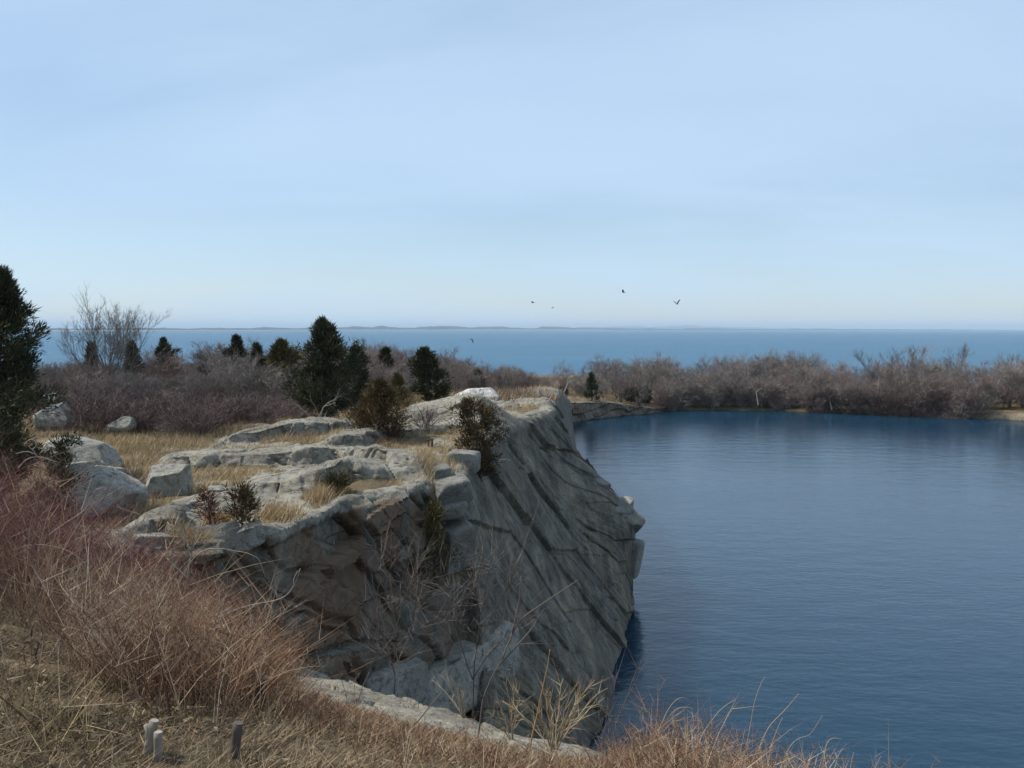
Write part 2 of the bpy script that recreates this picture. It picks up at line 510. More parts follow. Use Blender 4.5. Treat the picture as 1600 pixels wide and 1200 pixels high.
def build_terrain(rock_mat, soil_mat):
    px = np.concatenate([np.linspace(-420, -70, 40)[:-1], np.linspace(-70, 1670, 640), np.linspace(1670, 2020, 30)[1:]])
    tn = (px - 800) / FPX
    nt_, nr = 1400, 620
    t = np.exp(np.linspace(math.log(1.2), math.log(330), nt_))
    X = tn[:, None] * t[None]; Y = np.broadcast_to(t[None], X.shape).copy()
    z0 = heights(X, Y)[0]
    dz = np.diff(z0, axis=1); dt = np.diff(t)[None]
    ds = np.sqrt((dt * 0.22) ** 2 + dz ** 2) / (0.5 * (t[1:] + t[:-1]))[None] + 0.0001 * np.sqrt(dt)
    def blur(v, k, ax):
        w = [(k - abs(i) + 1) for i in range(-k, k + 1)]
        pad = [(0, 0), (0, 0)]; pad[ax] = (k, k)
        q_ = np.pad(v, pad, mode='edge'); r = 0
        for j, ww in enumerate(w):
            r = r + ww * (q_[j:j + v.shape[0]] if ax == 0 else q_[:, j:j + v.shape[1]])
        return r / sum(w)
    ds = blur(blur(ds, 14, 0), 12, 1)
    ds = blur(ds, 10, 0)
    cs = np.concatenate([np.zeros((len(px), 1)), np.cumsum(ds, 1)], 1)
    q = np.linspace(0, 1, nr)
    T = np.empty((len(px), nr))
    for i in range(len(px)):
        T[i] = np.interp(q * cs[i, -1], cs[i], t)
    x = tn[:, None] * T; y = T
    z, rock, cut, hillm = heights(x, y)
    p = np.stack([x, y, z], -1)
    # joints and broken relief
    rk = rock * (y < 60)
    ed, r1 = cells2(x * 0.75 + 0.15 * y + 0.3 * vnoise(xy3(x, y, 0.8), 50), y * 0.62 + 0.25 * vnoise(xy3(x, y, 0.9), 51), 3)
    p[..., 2] -= rk * (1 - cut) * 0.09 * (1 - sst(0.0, 0.06, ed))
    p[..., 2] += rk * (1 - cut) * 0.07 * (r1 - 0.5)
    p[..., 2] += rk * (1 - cut) * (0.045 * fbm(xy3(x, y, 1.9), 4, 60))
    p[..., 2] += (1 - rk) * 0.06 * fbm(xy3(x, y, 2.4), 3, 61) * np.minimum(1, y / 6)
    right = cut * sst(-1.7, -0.9, x) * (y > 21) * (y < 60)
    frontm = cut * (1 - sst(-1.7, -0.9, x)) * (y < 26)
    # other cut rock (far bank, slab fronts)
    bkm = cut * (y > 110)
    bb = p * np.array((.35, .35, .8)) + .25 * fbm(p * .5, 2, 97)[..., None]
    kb = np.floor(bb).astype(np.int64)
    p[..., 1] -= bkm * (1.1 * (_hash((kb[..., 0], kb[..., 1], kb[..., 2]), 98) - .5) + .5 * fbm(p * .9, 3, 99))
    p[..., 2] += bkm * .5 * (_hash((kb[..., 0], kb[..., 1], kb[..., 1]), 95) - .5) * sst(.3, 1.2, p[..., 2])
    oth = np.clip(rock - right - frontm, 0, 1) * ((y > 100) | (hillm > 0.5))
    p[..., 2] += oth * 0.10 * fbm(p * 1.7, 4, 92)
    nc = len(px)
    idx = np.arange(nc * nr).reshape(nc, nr)
    f = np.stack([idx[:-1, :-1], idx[1:, :-1], idx[1:, 1:], idx[:-1, 1:]], -1).reshape(-1, 4)
    V = p.reshape(-1, 3)
    fc = V[f].mean(1)
    # drop what lies deep under the quarry water, far from its edge
    deep = (V[f][:, :, 2].max(1) < -2.9) & (fc[:, 1] < 125)
    f = f[~deep]; fc = fc[~deep]
    mask = np.stack([rock.ravel(), cut.ravel(), (1 - sst(-2.2, -0.8, x)).ravel() * cut.ravel(), np.ones(rock.size)], -1)
    ff = f[~in_cliff(fc[:, 0], fc[:, 1], 0.45) & ~in_bank(fc[:, 0], fc[:, 1], 0.9)]
    u, inv = np.unique(ff, return_inverse=True)
    V[:, 2] -= 0.10 * in_cliff(V[:, 0], V[:, 1], 0.08) + 0.25 * in_bank(V[:, 0], V[:, 1], 0.1)
    me = mesh_from('ground', V[u], inv.reshape(ff.shape), TERR, True, {'masks': mask[u]})
    tag(link('ground', me), 'dry grass hillside and scrub land around the quarry', 'ground', None, 'structure')
    # coarse land outside the part that the camera sees
    gx = np.arange(-300, 301, 3.0); gy = np.arange(-60, 331, 3.0)
    A, B = np.meshgrid(gx, gy, indexing='ij')
    zc = heights(A, B)[0]
    ins = (np.abs(A) < 0.8 * B - 3) & (B > 3) & (B < 326)
    tnr = (A / np.maximum(B, 0.01))
    ins = (tnr > (-420 - 800) / FPX + 0.0) & (tnr < (2020 - 800) / FPX) & (B > 1.3) & (B < 326)
    idx = np.arange(A.size).reshape(A.shape)
    f = np.stack([idx[:-1, :-1], idx[1:, :-1], idx[1:, 1:], idx[:-1, 1:]], -1).reshape(-1, 4)
    inf = ins.ravel()[f]
    zc = zc - 0.35 * ins
    V = np.stack([A, B, zc], -1).reshape(-1, 3)
    f = f[~inf.all(1)]
    zmax = V[f][:, :, 2].max(1)
    f = f[zmax > -20.5]
    me = mesh_from('terrain', V, f, TERR, True, {'masks': np.tile(np.array((0.1, 0, 0, 1.0)), (len(V), 1))})
    tag(link('terrain', me), 'land around the quarry beyond the picture edges', 'land', None, 'structure')
    return p, rock

def in_cliff(x, y, m=0.0):
    """the part of the land that is built as the quarry cliff (m > 0: a little inside its border)"""
    lo = np.where(x > -4.0, y_slab(x) + 0.5, np.maximum(y_edge(x) - 2.2, 13.2))
    return (x > -9 + m) & (x < 9 - m) & (y > lo + m) & (y < 46 - m)

def in_bank(x, y, m=0.0):
    e = y - y_shore(x)
    return (x > 3 + m) & (x < 27 - m) & (e > -2.2 + m) & (e < 7.5 - m) & (y > 112)
def remeshed(A, B, Z, zb, voxel):
    n, k = A.shape
    top = np.stack([A, B, Z], -1).reshape(-1, 3)
    idx = np.arange(n * k).reshape(n, k)
    f = [np.stack([idx[:-1, :-1], idx[1:, :-1], idx[1:, 1:], idx[:-1, 1:]], -1).reshape(-1, 4)]
    loop = np.concatenate([idx[:, 0], idx[-1, 1:], idx[-2::-1, -1], idx[0, -2:0:-1]])
    bv = top[loop].copy(); bv[:, 2] = zb
    m = len(loop); b0 = n * k
    a = np.arange(m); b_ = (a + 1) % m
    f.append(np.stack([loop[a], b0 + a, b0 + b_, loop[b_]], -1))
    c = np.array([[A.mean(), B.mean(), zb]])
    f.append(np.stack([b0 + b_, b0 + a, np.full(m, b0 + m)], -1))
    me = mesh_from('raw', np.concatenate([top, bv, c]), f)
    o = link('raw', me)
    md = o.modifiers.new('remesh', 'REMESH'); md.mode = 'VOXEL'; md.voxel_size = voxel
    em = bpy.data.meshes.new_from_object(o.evaluated_get(bpy.context.evaluated_depsgraph_get()))
    bpy.data.objects.remove(o); bpy.data.meshes.remove(me)
    nv = len(em.vertices)
    p = np.empty(nv * 3, np.float32); em.vertices.foreach_get('co', p); p = p.reshape(-1, 3).astype(float)
    nr = np.empty(nv * 3, np.float32); em.vertices.foreach_get('normal', nr); nr = nr.reshape(-1, 3).astype(float)
    lv = np.empty(len(em.loops), np.int32); em.loops.foreach_get('vertex_index', lv)
    bpy.data.meshes.remove(em)
    return p, nr, lv.reshape(-1, 4)
def build_bank():
    A, B = np.meshgrid(np.arange(1.5, 28.6, .14), np.arange(113, 147, .14), indexing='ij')
    p, nr, f = remeshed(A, B, np.maximum(heights(A, B)[0], -2.0), -2.8, .13)
    fc = p[f].mean(1)
    f = f[in_bank(fc[:, 0], fc[:, 1]) & (fc[:, 2] > -1.6)]
    u, inv = np.unique(f, return_inverse=True)
    p, nr, f = p[u], nr[u], inv.reshape(f.shape)
    x, y, z = p[:, 0].copy(), p[:, 1].copy(), p[:, 2].copy()
    zt, rock, cut, hm = heights(x, y)
    steep = sst(.15, .45, 1 - np.clip(nr[:, 2], 0, 1))
    w = np.stack([x + .5 * y, z - .12 * x, y], -1) + .5 * fbm(p * .35, 2, 97)[:, None]
    def H(a, b, sd): return _hash((np.floor(a).astype(np.int64), np.floor(b).astype(np.int64), np.zeros(len(a), np.int64)), sd) - .5
    lay = w[:, 1] * .85
    off = .75 * H(w[:, 0] * .22 + 3 * H(lay, lay * 0, 5), lay, 6) + .45 * H(w[:, 0] * .6, lay * 1.9, 7) + .35 * fbm(p * .8, 4, 8)
    fr = lay - np.floor(lay)
    off -= .35 * (1 - sst(0, .10, np.minimum(fr, 1 - fr)))
    p += nr * (off * steep * sst(0.0, .5, z + .4) * rock + .12 * fbm(p * .9, 4, 9) * (1 - steep))[:, None]
    c_ = steep * rock * .8
    me = mesh_from('rock_bank', p, f, TERR, True, {'masks': np.stack([np.maximum(rock * steep, rock * .5), c_, c_, np.ones(len(x))], -1)})
    me.set_sharp_from_angle(angle=math.radians(35))
    tag(link('rock_bank', me), 'low broken rock bank tapering into the water at the far corner of the quarry', 'rock bank', None, 'structure')

def build_cliff():
    """the quarried headland: solid from the height field, remeshed evenly, then broken along its joints"""
    h = 0.06
    gx = np.arange(-9.6, 9.61, h); gy = np.arange(12.4, 47.0, h)
    A, B = np.meshgrid(gx, gy, indexing='ij')
    Z = np.maximum(heights(A, B)[0], -2.4)
    n, k = A.shape
    zb = -3.2
    top = np.stack([A, B, Z], -1).reshape(-1, 3)
    idx = np.arange(n * k).reshape(n, k)
    f = [np.stack([idx[:-1, :-1], idx[1:, :-1], idx[1:, 1:], idx[:-1, 1:]], -1).reshape(-1, 4)]
    loop = np.concatenate([idx[:, 0], idx[-1, 1:], idx[-2::-1, -1], idx[0, -2:0:-1]])
    bv = top[loop].copy(); bv[:, 2] = zb
    m = len(loop); b0 = n * k
    a = np.arange(m); b_ = (a + 1) % m
    f.append(np.stack([loop[a], b0 + a, b0 + b_, loop[b_]], -1))
    c = np.array([[0.0, 29.7, zb]])
    f.append(np.stack([b0 + b_, b0 + a, np.full(m, b0 + m)], -1))
    me = mesh_from('raw', np.concatenate([top, bv, c]), f)
    o = link('raw', me)
    md = o.modifiers.new('remesh', 'REMESH'); md.mode = 'VOXEL'; md.voxel_size = 0.048; md.use_smooth_shade = True
    dg = bpy.context.evaluated_depsgraph_get()
    em = bpy.data.meshes.new_from_object(o.evaluated_get(dg))
    bpy.data.objects.remove(o); bpy.data.meshes.remove(me)
    nv = len(em.vertices)
    p = np.empty(nv * 3, np.float32); em.vertices.foreach_get('co', p); p = p.reshape(-1, 3).astype(float)
    nr = np.empty(nv * 3, np.float32); em.vertices.foreach_get('normal', nr); nr = nr.reshape(-1, 3).astype(float)
    lv = np.empty(len(em.loops), np.int32); em.loops.foreach_get('vertex_index', lv)
    bpy.data.meshes.remove(em)
    f = lv.reshape(-1, 4)
    fc = p[f].mean(1)
    keep = in_cliff(fc[:, 0], fc[:, 1]) & (fc[:, 2] > -1.9)
    f = f[keep]
    u, inv = np.unique(f, return_inverse=True)
    p, nr, f = p[u], nr[u], inv.reshape(f.shape)
    # smooth the normals a little so that broken pieces move as pieces
    x, y, z = p[:, 0].copy(), p[:, 1].copy(), p[:, 2].copy()
    zt, rock, cut0, hm = heights(x, y)
    steep = 1 - np.clip(nr[:, 2], 0, 1)
    cut = np.clip(sst(0.12, 0.32, steep) * np.maximum(cut0, (z < 7.6)), 0, 1)
    rock = np.maximum(rock, sst(0.25, 0.5, steep))
    rock = np.where(z < 7.3, np.maximum(rock, sst(0.1, 0.3, steep)), rock)
    right = sst(-2.0, -1.0, x) * (y > 21)
    def H3(a, b, sd): 
        return _hash((a.astype(np.int64), b.astype(np.int64), np.zeros(len(a), np.int64)), sd) - 0.5
    q = (y - 0.92 * x) + 0.18 * z + 0.30 * vnoise(p * np.array((.22, .22, .22)), 79)
    wob = 0.05 * fbm(p * 0.35, 2, 80) + 0.012 * fbm(p * 3.0, 2, 85)
    dip = z * 1.1 - 0.35 * x + 0.4 * y
    def joint(v, s, sd, wd):
        k = v * s + 0.22 * vnoise(np.stack([v * s, dip * 0.06, v * 0], -1), sd)
        fr = k - np.floor(k)
        return np.floor(k), 1 - sst(0, wd * s, np.minimum(fr, 1 - fr))
    k1, g1 = joint(q + wob, 0.40, 5, .05)
    k2, g2 = joint(q + wob * 1.4 + .12 * dip, 1.05, 6, .04)
    k3, g3 = joint(q + wob, 4.2, 7, .05)
    gq = sst(-0.25, 0.35, vnoise(np.stack([q * 0.5, dip * 0.2, q * 0], -1), 44))
    d1 = np.floor(dip * 0.27 + 3.7 * H3(k1, k1 * 0, 31) + wob)
    d2 = np.floor(dip * 0.62 + 5 * H3(k2, k2 * 0, 33) + wob)
    d3 = np.floor(dip * 0.9 + 7 * H3(k3, k3 * 0, 35))
    off = 0.80 * H3(k1, k1 * 0, 5) + 0.55 * H3(k1, d1, 32) + 0.30 * H3(k2, d2, 39) * gq + 0.05 * H3(k3, d3, 41) * gq
    off = (0.30 + 0.46 * sst(30.5, 33.5, q)) * off + 0.13 * fbm(p * np.array((.5, .5, .4)), 2, 86)
    gm = sst(-0.3, 0.3, vnoise(np.stack([q * 0.9, dip * 0.3, q * 0], -1), 36))
    off -= (0.6 + 0.4 * sst(30.5, 33.5, q)) * 0.32 * g1 * (0.2 + 0.8 * gm) + 0.12 * g2 * gm * gq + 0.03 * g3 * gq
    rec = sst(-.05, .1, q - REC_Q + 0.10 * vnoise(p * 0.9, 37)) * (1 - sst(.42, .55, q - REC_Q)) * sst(REC_Z[0], REC_Z[0] + .3, z) * (1 - sst(REC_Z[1] - .4, REC_Z[1], z))
    off = off * sst(-0.1, 0.5, 8.3 - z) - 0.95 * rec
    off += 0.05 * fbm(np.stack([q * 0.6, dip * 0.2, q * 0], -1), 3, 81) + 0.022 * fbm(np.stack([q * 3.1, dip * 0.9, x], -1), 3, 83) + 0.022 * fbm(p * 4.5, 3, 84)
    # the face that looks at the camera
    qs = 0.85 * x + 0.55 * z + 0.10 * fbm(p * 1.1, 2, 90)
    ds_ = z - 0.45 * x + 0.1 * fbm(p * 1.3, 2, 96)
    dip = ds_
    s1, h1 = joint(qs, 0.8, 11, .08); s2, h2 = joint(qs, 2.2, 12, .05)
    e1 = np.floor(ds_ * 0.7 + 4 * H3(s1, s1 * 0, 14)); e2 = np.floor(ds_ * 1.7 + 4 * H3(s2, s2 * 0, 16))
    of2 = 0.45 * H3(s1, s1 * 0, 11) + 0.42 * H3(s1, e1, 15) + 0.28 * H3(s2, e2, 17) - 0.16 * h1 - 0.07 * h2
    of2 = of2 * sst(-0.15, 0.25, 8.2 - z) + 0.08 * fbm(p * 1.2, 3, 91) + 0.045 * fbm(p * 5.0, 3, 93)
    amp = off * right + of2 * (1 - right)
    # the glaciated top
    ed, r1 = cells2(x * 0.40 + 0.10 * y + 0.35 * vnoise(xy3(x, y, 0.8), 50), y * 0.55 + 0.3 * vnoise(xy3(x, y, 0.9), 51), 3)
    ed2, r2 = cells2(x * 1.7 + 0.4 * vnoise(xy3(x, y, 1.1), 54), y * 1.2 + 0.3 * vnoise(xy3(x, y, 1.3), 55), 9)
    top = rock * (-0.08 * (1 - sst(0.0, 0.04, ed)) + 0.08 * (r1 - 0.5) - 0.015 * (1 - sst(0, .05, ed2)) + 0.025 * (r2 - .5)) + (0.05 + 0.03 * rock) * fbm(p * 1.7, 4, 60) + 0.018 * fbm(p * 7, 2, 63)
    wc = sst(0.12, 0.4, steep)
    scarp = rock * wc * (1 - cut) * (0.05 * fbm(p * np.array((2.2, 2.2, 4.5)), 4, 64) + 0.08 * (r2 - .5) + 0.08 * (r1 - .5))
    low = sst(6.9, 6.5, z) * (1 - wc)           # bench floors stay
    p += nr * (amp * cut + top * (1 - cut) + scarp)[:, None]
    rust = (1 - sst(-2.2, -0.8, x)) * cut
    me = mesh_from('quarry_cliff', p, f, TERR, True, {'masks': np.stack([rock, cut, rust, np.ones(len(x))], -1)})
    me.set_sharp_from_angle(angle=math.radians(33))
    o = link('quarry_cliff', me)
    tag(o, 'grey granite headland with slanting quarried face above the dark pool', 'cliff', None, 'structure')
    return o
REC_Q, REC_Z = 33.0, (4.3, 7.3)

# ------------------------------------------------------------------ rock and soil material
def terrain_material():
    m, t, nd, lk, b = new_mat('granite_and_dry_soil')
    geo = nd.new('ShaderNodeNewGeometry')
    P = geo.outputs['Position']
    at = N(nd, 'ShaderNodeAttribute', attribute_name='masks')
    sp = nd.new('ShaderNodeSeparateColor'); lk(at.outputs['Color'], sp.inputs[0])
    rock, cut, rust = sp.outputs[0], sp.outputs[1], sp.outputs[2]
    rc, rh = rock_nodes(nd, lk, P, cut, rust)
    # soil: dry grass thatch, brown litter, moss
    n1 = N(nd, 'ShaderNodeTexNoise', Scale=0.9, Detail=6.0, Roughness=0.62); lk(P, n1.inputs['Vector'])
    n2 = N(nd, 'ShaderNodeTexNoise', Scale=14.0, Detail=5.0, Roughness=0.7); lk(P, n2.inputs['Vector'])
    n3 = N(nd, 'ShaderNodeTexNoise', Scale=2.6, Detail=5.0, Roughness=0.6); lk(P, n3.inputs['Vector'])
    r1 = ramp(nd, [(0.30, (0.070, 0.048, 0.030)), (0.5, (0.155, 0.112, 0.064)), (0.68, (0.25, 0.19, 0.11))]); lk(n1.outputs['Fac'], r1.inputs[0])
    r3 = ramp(nd, [(0.46, (0, 0, 0)), (0.66, (1, 1, 1))]); lk(n3.outputs['Fac'], r3.inputs[0])
    c = mixc(nd, lk, r3.outputs[0], r1.outputs[0], (0.125, 0.105, 0.060))
    r2 = ramp(nd, [(0.3, (0.55, 0.53, 0.5)), (0.7, (1.3, 1.3, 1.3))]); lk(n2.outputs['Fac'], r2.inputs[0])
    c = mixc(nd, lk, 1.0, c, r2.outputs[0], 'MULTIPLY')
    # ragged boundary
    n4 = N(nd, 'ShaderNodeTexNoise', Scale=7.0, Detail=5.0, Roughness=0.7); lk(P, n4.inputs['Vector'])
    ad = N(nd, 'ShaderNodeMath', operation='MULTIPLY_ADD'); lk(n4.outputs['Fac'], ad.inputs[0]); ad.inputs[1].default_value = 0.7; lk(rock, ad.inputs[2])
    mr = N(nd, 'ShaderNodeMapRange'); lk(ad.outputs[0], mr.inputs['Value']); mr.inputs['From Min'].default_value = 0.70; mr.inputs['From Max'].default_value = 0.90
    col = mixc(nd, lk, mr.outputs[0], c, rc)
    lk(col, b.inputs['Base Color'])
    hs = N(nd, 'ShaderNodeMix'); lk(mr.outputs[0], hs.inputs[0]); lk(n2.outputs['Fac'], hs.inputs[2]); lk(rh, hs.inputs[3])
    bp = N(nd, 'ShaderNodeBump', Strength=0.9, Distance=0.05); lk(hs.outputs[0], bp.inputs['Height']); lk(bp.outputs[0], b.inputs['Normal'])
    b.inputs['Roughness'].default_value = 0.92
    b.inputs['Specular IOR Level'].default_value = 0.2
    return m
def rock_nodes(nd, lk, P, cut=None, rust=None, base=None):
    """weathered granite -> (colour socket, height socket)"""
    stops = base or [(0.28, (0.148, 0.132, 0.104)), (0.5, (0.245, 0.222, 0.178)), (0.72, (0.34, 0.314, 0.260))]
    a = N(nd, 'ShaderNodeTexNoise', Scale=0.8, Detail=8.0, Roughness=0.66); lk(P, a.inputs['Vector'])
    r = ramp(nd, stops); lk(a.outputs['Fac'], r.inputs[0])
    g = N(nd, 'ShaderNodeTexNoise', Scale=46.0, Detail=3.0, Roughness=0.75); lk(P, g.inputs['Vector'])
    gr = ramp(nd, [(0.35, (0.66, 0.66, 0.66)), (0.66, (1.28, 1.28, 1.26))]); lk(g.outputs['Fac'], gr.inputs[0])
    c = mixc(nd, lk, 1.0, r.outputs[0], gr.outputs[0], 'MULTIPLY')
    # dark lichen blotches
    li = N(nd, 'ShaderNodeTexNoise', Scale=5.2, Detail=7.0, Roughness=0.72, Distortion=0.4); lk(P, li.inputs['Vector'])
    lr = ramp(nd, [(0.50, (0, 0, 0)), (0.62, (1, 1, 1))]); lk(li.outputs['Fac'], lr.inputs[0])
    lm = N(nd, 'ShaderNodeMath', operation='MULTIPLY'); lk(lr.outputs[0], lm.inputs[0]); lm.inputs[1].default_value = 0.72
    c = mixc(nd, lk, lm.outputs[0], c, (0.075, 0.073, 0.064))
    # yellow-green and ochre lichen
    yl = N(nd, 'ShaderNodeTexNoise', Scale=2.1, Detail=6.0, Roughness=0.65); 
    mpv = N(nd, 'ShaderNodeMapping'); lk(P, mpv.inputs[0]); mpv.inputs['Location'].default_value = (7.3, 1.1, 4.2); lk(mpv.outputs[0], yl.inputs['Vector'])
    yr = ramp(nd, [(0.56, (0, 0, 0)), (0.70, (0.5, 0.5, 0.5))]); lk(yl.outputs['Fac'], yr.inputs[0])
    c = mixc(nd, lk, yr.outputs[0], c, (0.27, 0.235, 0.14))
    # cracks
    wv = N(nd, 'ShaderNodeTexNoise', Scale=1.6, Detail=4.0); lk(P, wv.inputs['Vector'])
    wa = nd.new('ShaderNodeVectorMath'); wa.operation = 'MULTIPLY_ADD'; lk(wv.outputs['Color'], wa.inputs[0]); wa.inputs[1].default_value = (2.6, 2.6, 2.6); lk(P, wa.inputs[2])
    mc = N(nd, 'ShaderNodeMapping'); lk(wa.outputs[0], mc.inputs[0]); mc.inputs['Rotation'].default_value = (0.2, 0.35, 0.5); mc.inputs['Scale'].default_value = (1.0, 0.8, 0.55)
    v = N(nd, 'ShaderNodeTexVoronoi', feature='DISTANCE_TO_EDGE', Scale=0.95); lk(mc.outputs[0], v.inputs['Vector'])
    vr = N(nd, 'ShaderNodeMapRange'); lk(v.outputs['Distance'], vr.inputs['Value']); vr.inputs['From Max'].default_value = 0.016
    inv = N(nd, 'ShaderNodeMath', operation='SUBTRACT'); inv.inputs[0].default_value = 1.0; lk(vr.outputs[0], inv.inputs[1])
    inm = N(nd, 'ShaderNodeMath', operation='MULTIPLY'); lk(inv.outputs[0], inm.inputs[0]); inm.inputs[1].default_value = 0.30
    c = mixc(nd, lk, inm.outputs[0], c, (0.06, 0.055, 0.045))
    if cut is not None:
        # quarried faces: darker fresh granite, blue grey, streaked along the dip
        mq = N(nd, 'ShaderNodeMapping'); lk(P, mq.inputs[0]); mq.inputs['Rotation'].default_value = (math.radians(-22), math.radians(28), math.radians(-42)); mq.inputs['Scale'].default_value = (1.7, 0.9, 0.28)
        s1 = N(nd, 'ShaderNodeTexNoise', Scale=1.5, Detail=8.0, Roughness=0.68); lk(mq.outputs[0], s1.inputs['Vector'])
        sr = ramp(nd, [(0.30, (0.074, 0.067, 0.054)), (0.48, (0.140, 0.129, 0.107)), (0.66, (0.222, 0.203, 0.168)), (0.8, (0.31, 0.276, 0.218))]); lk(s1.outputs['Fac'], sr.inputs[0])
        fc = mixc(nd, lk, 1.0, sr.outputs[0], gr.outputs[0], 'MULTIPLY')
        b1 = N(nd, 'ShaderNodeTexNoise', Scale=0.55, Detail=7.0, Roughness=0.7, Distortion=0.8); lk(P, b1.inputs['Vector'])
        b2 = ramp(nd, [(0.36, (0.50, 0.52, 0.54)), (0.5, (0.95, 0.96, 0.96)), (0.64, (1.45, 1.38, 1.25))]); lk(b1.outputs['Fac'], b2.inputs[0])
        fc = mixc(nd, lk, 1.0, fc, b2.outputs[0], 'MULTIPLY')
        w1 = N(nd, 'ShaderNodeTexNoise', Scale=9.0, Detail=6.0, Roughness=0.75); lk(P, w1.inputs['Vector'])
        w2 = ramp(nd, [(0.62, (0, 0, 0)), (0.72, (0.6, 0.6, 0.6))]); lk(w1.outputs['Fac'], w2.inputs[0])
        fc = mixc(nd, lk, w2.outputs[0], fc, (0.30, 0.30, 0.27))
        rn = N(nd, 'ShaderNodeTexNoise', Scale=0.9, Detail=6.0, Roughness=0.62, Distortion=0.6); lk(mq.outputs[0], rn.inputs['Vector'])
        rr = ramp(nd, [(0.40, (0, 0, 0)), (0.56, (1, 1, 1))]); lk(rn.outputs['Fac'], rr.inputs[0])
        rmx = N(nd, 'ShaderNodeMath', operation='MULTIPLY_ADD'); lk(rust, rmx.inputs[0]); rmx.inputs[1].default_value = 0.85; rmx.inputs[2].default_value = 0.20
        rm = N(nd, 'ShaderNodeMath', operation='MULTIPLY'); lk(rr.outputs[0], rm.inputs[0]); lk(rmx.outputs[0], rm.inputs[1])
        fc = mixc(nd, lk, rm.outputs[0], fc, (0.155, 0.105, 0.068))
        fc = mixc(nd, lk, inm.outputs[0], fc, (0.03, 0.028, 0.025))
        c = mixc(nd, lk, cut, c, fc)
    # relief
    h1 = N(nd, 'ShaderNodeTexNoise', Scale=7.0, Detail=8.0, Roughness=0.68); lk(P, h1.inputs['Vector'])
    h2 = N(nd, 'ShaderNodeMath', operation='MULTIPLY_ADD'); lk(inv.outputs[0], h2.inputs[0]); h2.inputs[1].default_value = -0.5; lk(h1.outputs['Fac'], h2.inputs[2])
    return c, h2.outputs[0]
TERR = terrain_material()
build_terrain(None, None)
build_bank()
CLIFF = build_cliff()

# ------------------------------------------------------------------ water
def water_mat(name, deep, scale, rough, bump, stretch=(1, 1, 1), rot=0.0, cap=0.5):
    """wind-roughened water: scattering body under a reflecting surface whose reflectance, averaged over the wave slopes, stays below cap"""
    m, t, nd, lk, b = new_mat(name)
    nd.remove(b)
    if cap > 0.36:          # light spreads for metres under the surface of the clear pool
        df = nd.new('ShaderNodeSubsurfaceScattering'); df.falloff = 'BURLEY'; df.inputs['Scale'].default_value = 1.0; df.inputs['Radius'].default_value = (4.0, 6.0, 8.0)
    else:
        df = nd.new('ShaderNodeBsdfDiffuse')
    df.inputs['Color'].default_value = (*deep, 1)
    gl = nd.new('ShaderNodeBsdfGlossy'); gl.inputs['Roughness'].default_value = rough; gl.inputs['Color'].default_value = (1, 1, 1, 1)
    geo = nd.new('ShaderNodeNewGeometry')
    mp_ = N(nd, 'ShaderNodeMapping'); lk(geo.outputs['Position'], mp_.inputs[0]); mp_.inputs['Scale'].default_value = stretch; mp_.inputs['Rotation'].default_value = (0, 0, rot)
    n1 = N(nd, 'ShaderNodeTexNoise', Scale=scale, Detail=4.0, Roughness=0.55); lk(mp_.outputs[0], n1.inputs['Vector'])
    n2 = N(nd, 'ShaderNodeTexNoise', Scale=scale * 0.21, Detail=3.0, Roughness=0.5); lk(mp_.outputs[0], n2.inputs['Vector'])
    ad = N(nd, 'ShaderNodeMath', operation='MULTIPLY_ADD'); lk(n2.outputs['Fac'], ad.inputs[0]); ad.inputs[1].default_value = 2.2; lk(n1.outputs['Fac'], ad.inputs[2])
    bp = N(nd, 'ShaderNodeBump', Strength=1.0, Distance=bump); lk(ad.outputs[0], bp.inputs['Height']); lk(bp.outputs[0], gl.inputs['Normal'])
    fr = N(nd, 'ShaderNodeFresnel', IOR=1.333); lk(bp.outputs[0], fr.inputs['Normal'])
    # wind streaks: patches of rougher and smoother water
    pa = N(nd, 'ShaderNodeTexNoise', Scale=scale * 0.02, Detail=4.0, Roughness=0.55); lk(mp_.outputs[0], pa.inputs['Vector'])
    pm = N(nd, 'ShaderNodeMapRange'); lk(pa.outputs['Fac'], pm.inputs['Value']); pm.inputs['From Min'].default_value = 0.3; pm.inputs['From Max'].default_value = 0.7; pm.inputs['To Min'].default_value = cap * 0.86; pm.inputs['To Max'].default_value = cap * 1.1
    mn = N(nd, 'ShaderNodeMath', operation='SMOOTH_MIN'); lk(fr.outputs[0], mn.inputs[0]); lk(pm.outputs[0], mn.inputs[1]); mn.inputs[2].default_value = 0.2
    sc_ = N(nd, 'ShaderNodeMath', operation='MULTIPLY'); lk(mn.outputs[0], sc_.inputs[0]); sc_.inputs[1].default_value = 0.95; mn = sc_
    mx_ = nd.new('ShaderNodeMixShader'); lk(mn.outputs[0], mx_.inputs[0]); lk(df.outputs[0], mx_.inputs[1]); lk(gl.outputs[0], mx_.inputs[2])
    lk(mx_.outputs[0], nd['Material Output'].inputs['Surface'])
    return m
WATER = water_mat('quarry_pool_water', (0.006, 0.031, 0.058), 2.6, 0.12, 0.018, (0.7, 1.25, 1), 0.12, 0.42)
SEA = water_mat('open_sea_water', (0.032, 0.108, 0.182), 0.35, 0.15, 2.0, (0.7, 1.2, 1), 0.1, 0.34)
def sheet(name, poly, z, mat, label, cat):
    me = bpy.data.meshes.new(name)
    me.from_pydata([(x, y, z) for x, y in poly], [], [tuple(range(len(poly)))])
    me.materials.append(mat)
    return tag(link(name, me), label, cat, None, 'structure')
sheet('quarry_water', [(-4.5, 14), (3, 9), (20, 6), (95, 6), (95, 114), (68, 130), (40, 142), (20, 142), (2, 124), (0, 118)], 0.0, WATER, 'dark blue rippled water filling the quarry', 'water')
SEA_Z = -14.0
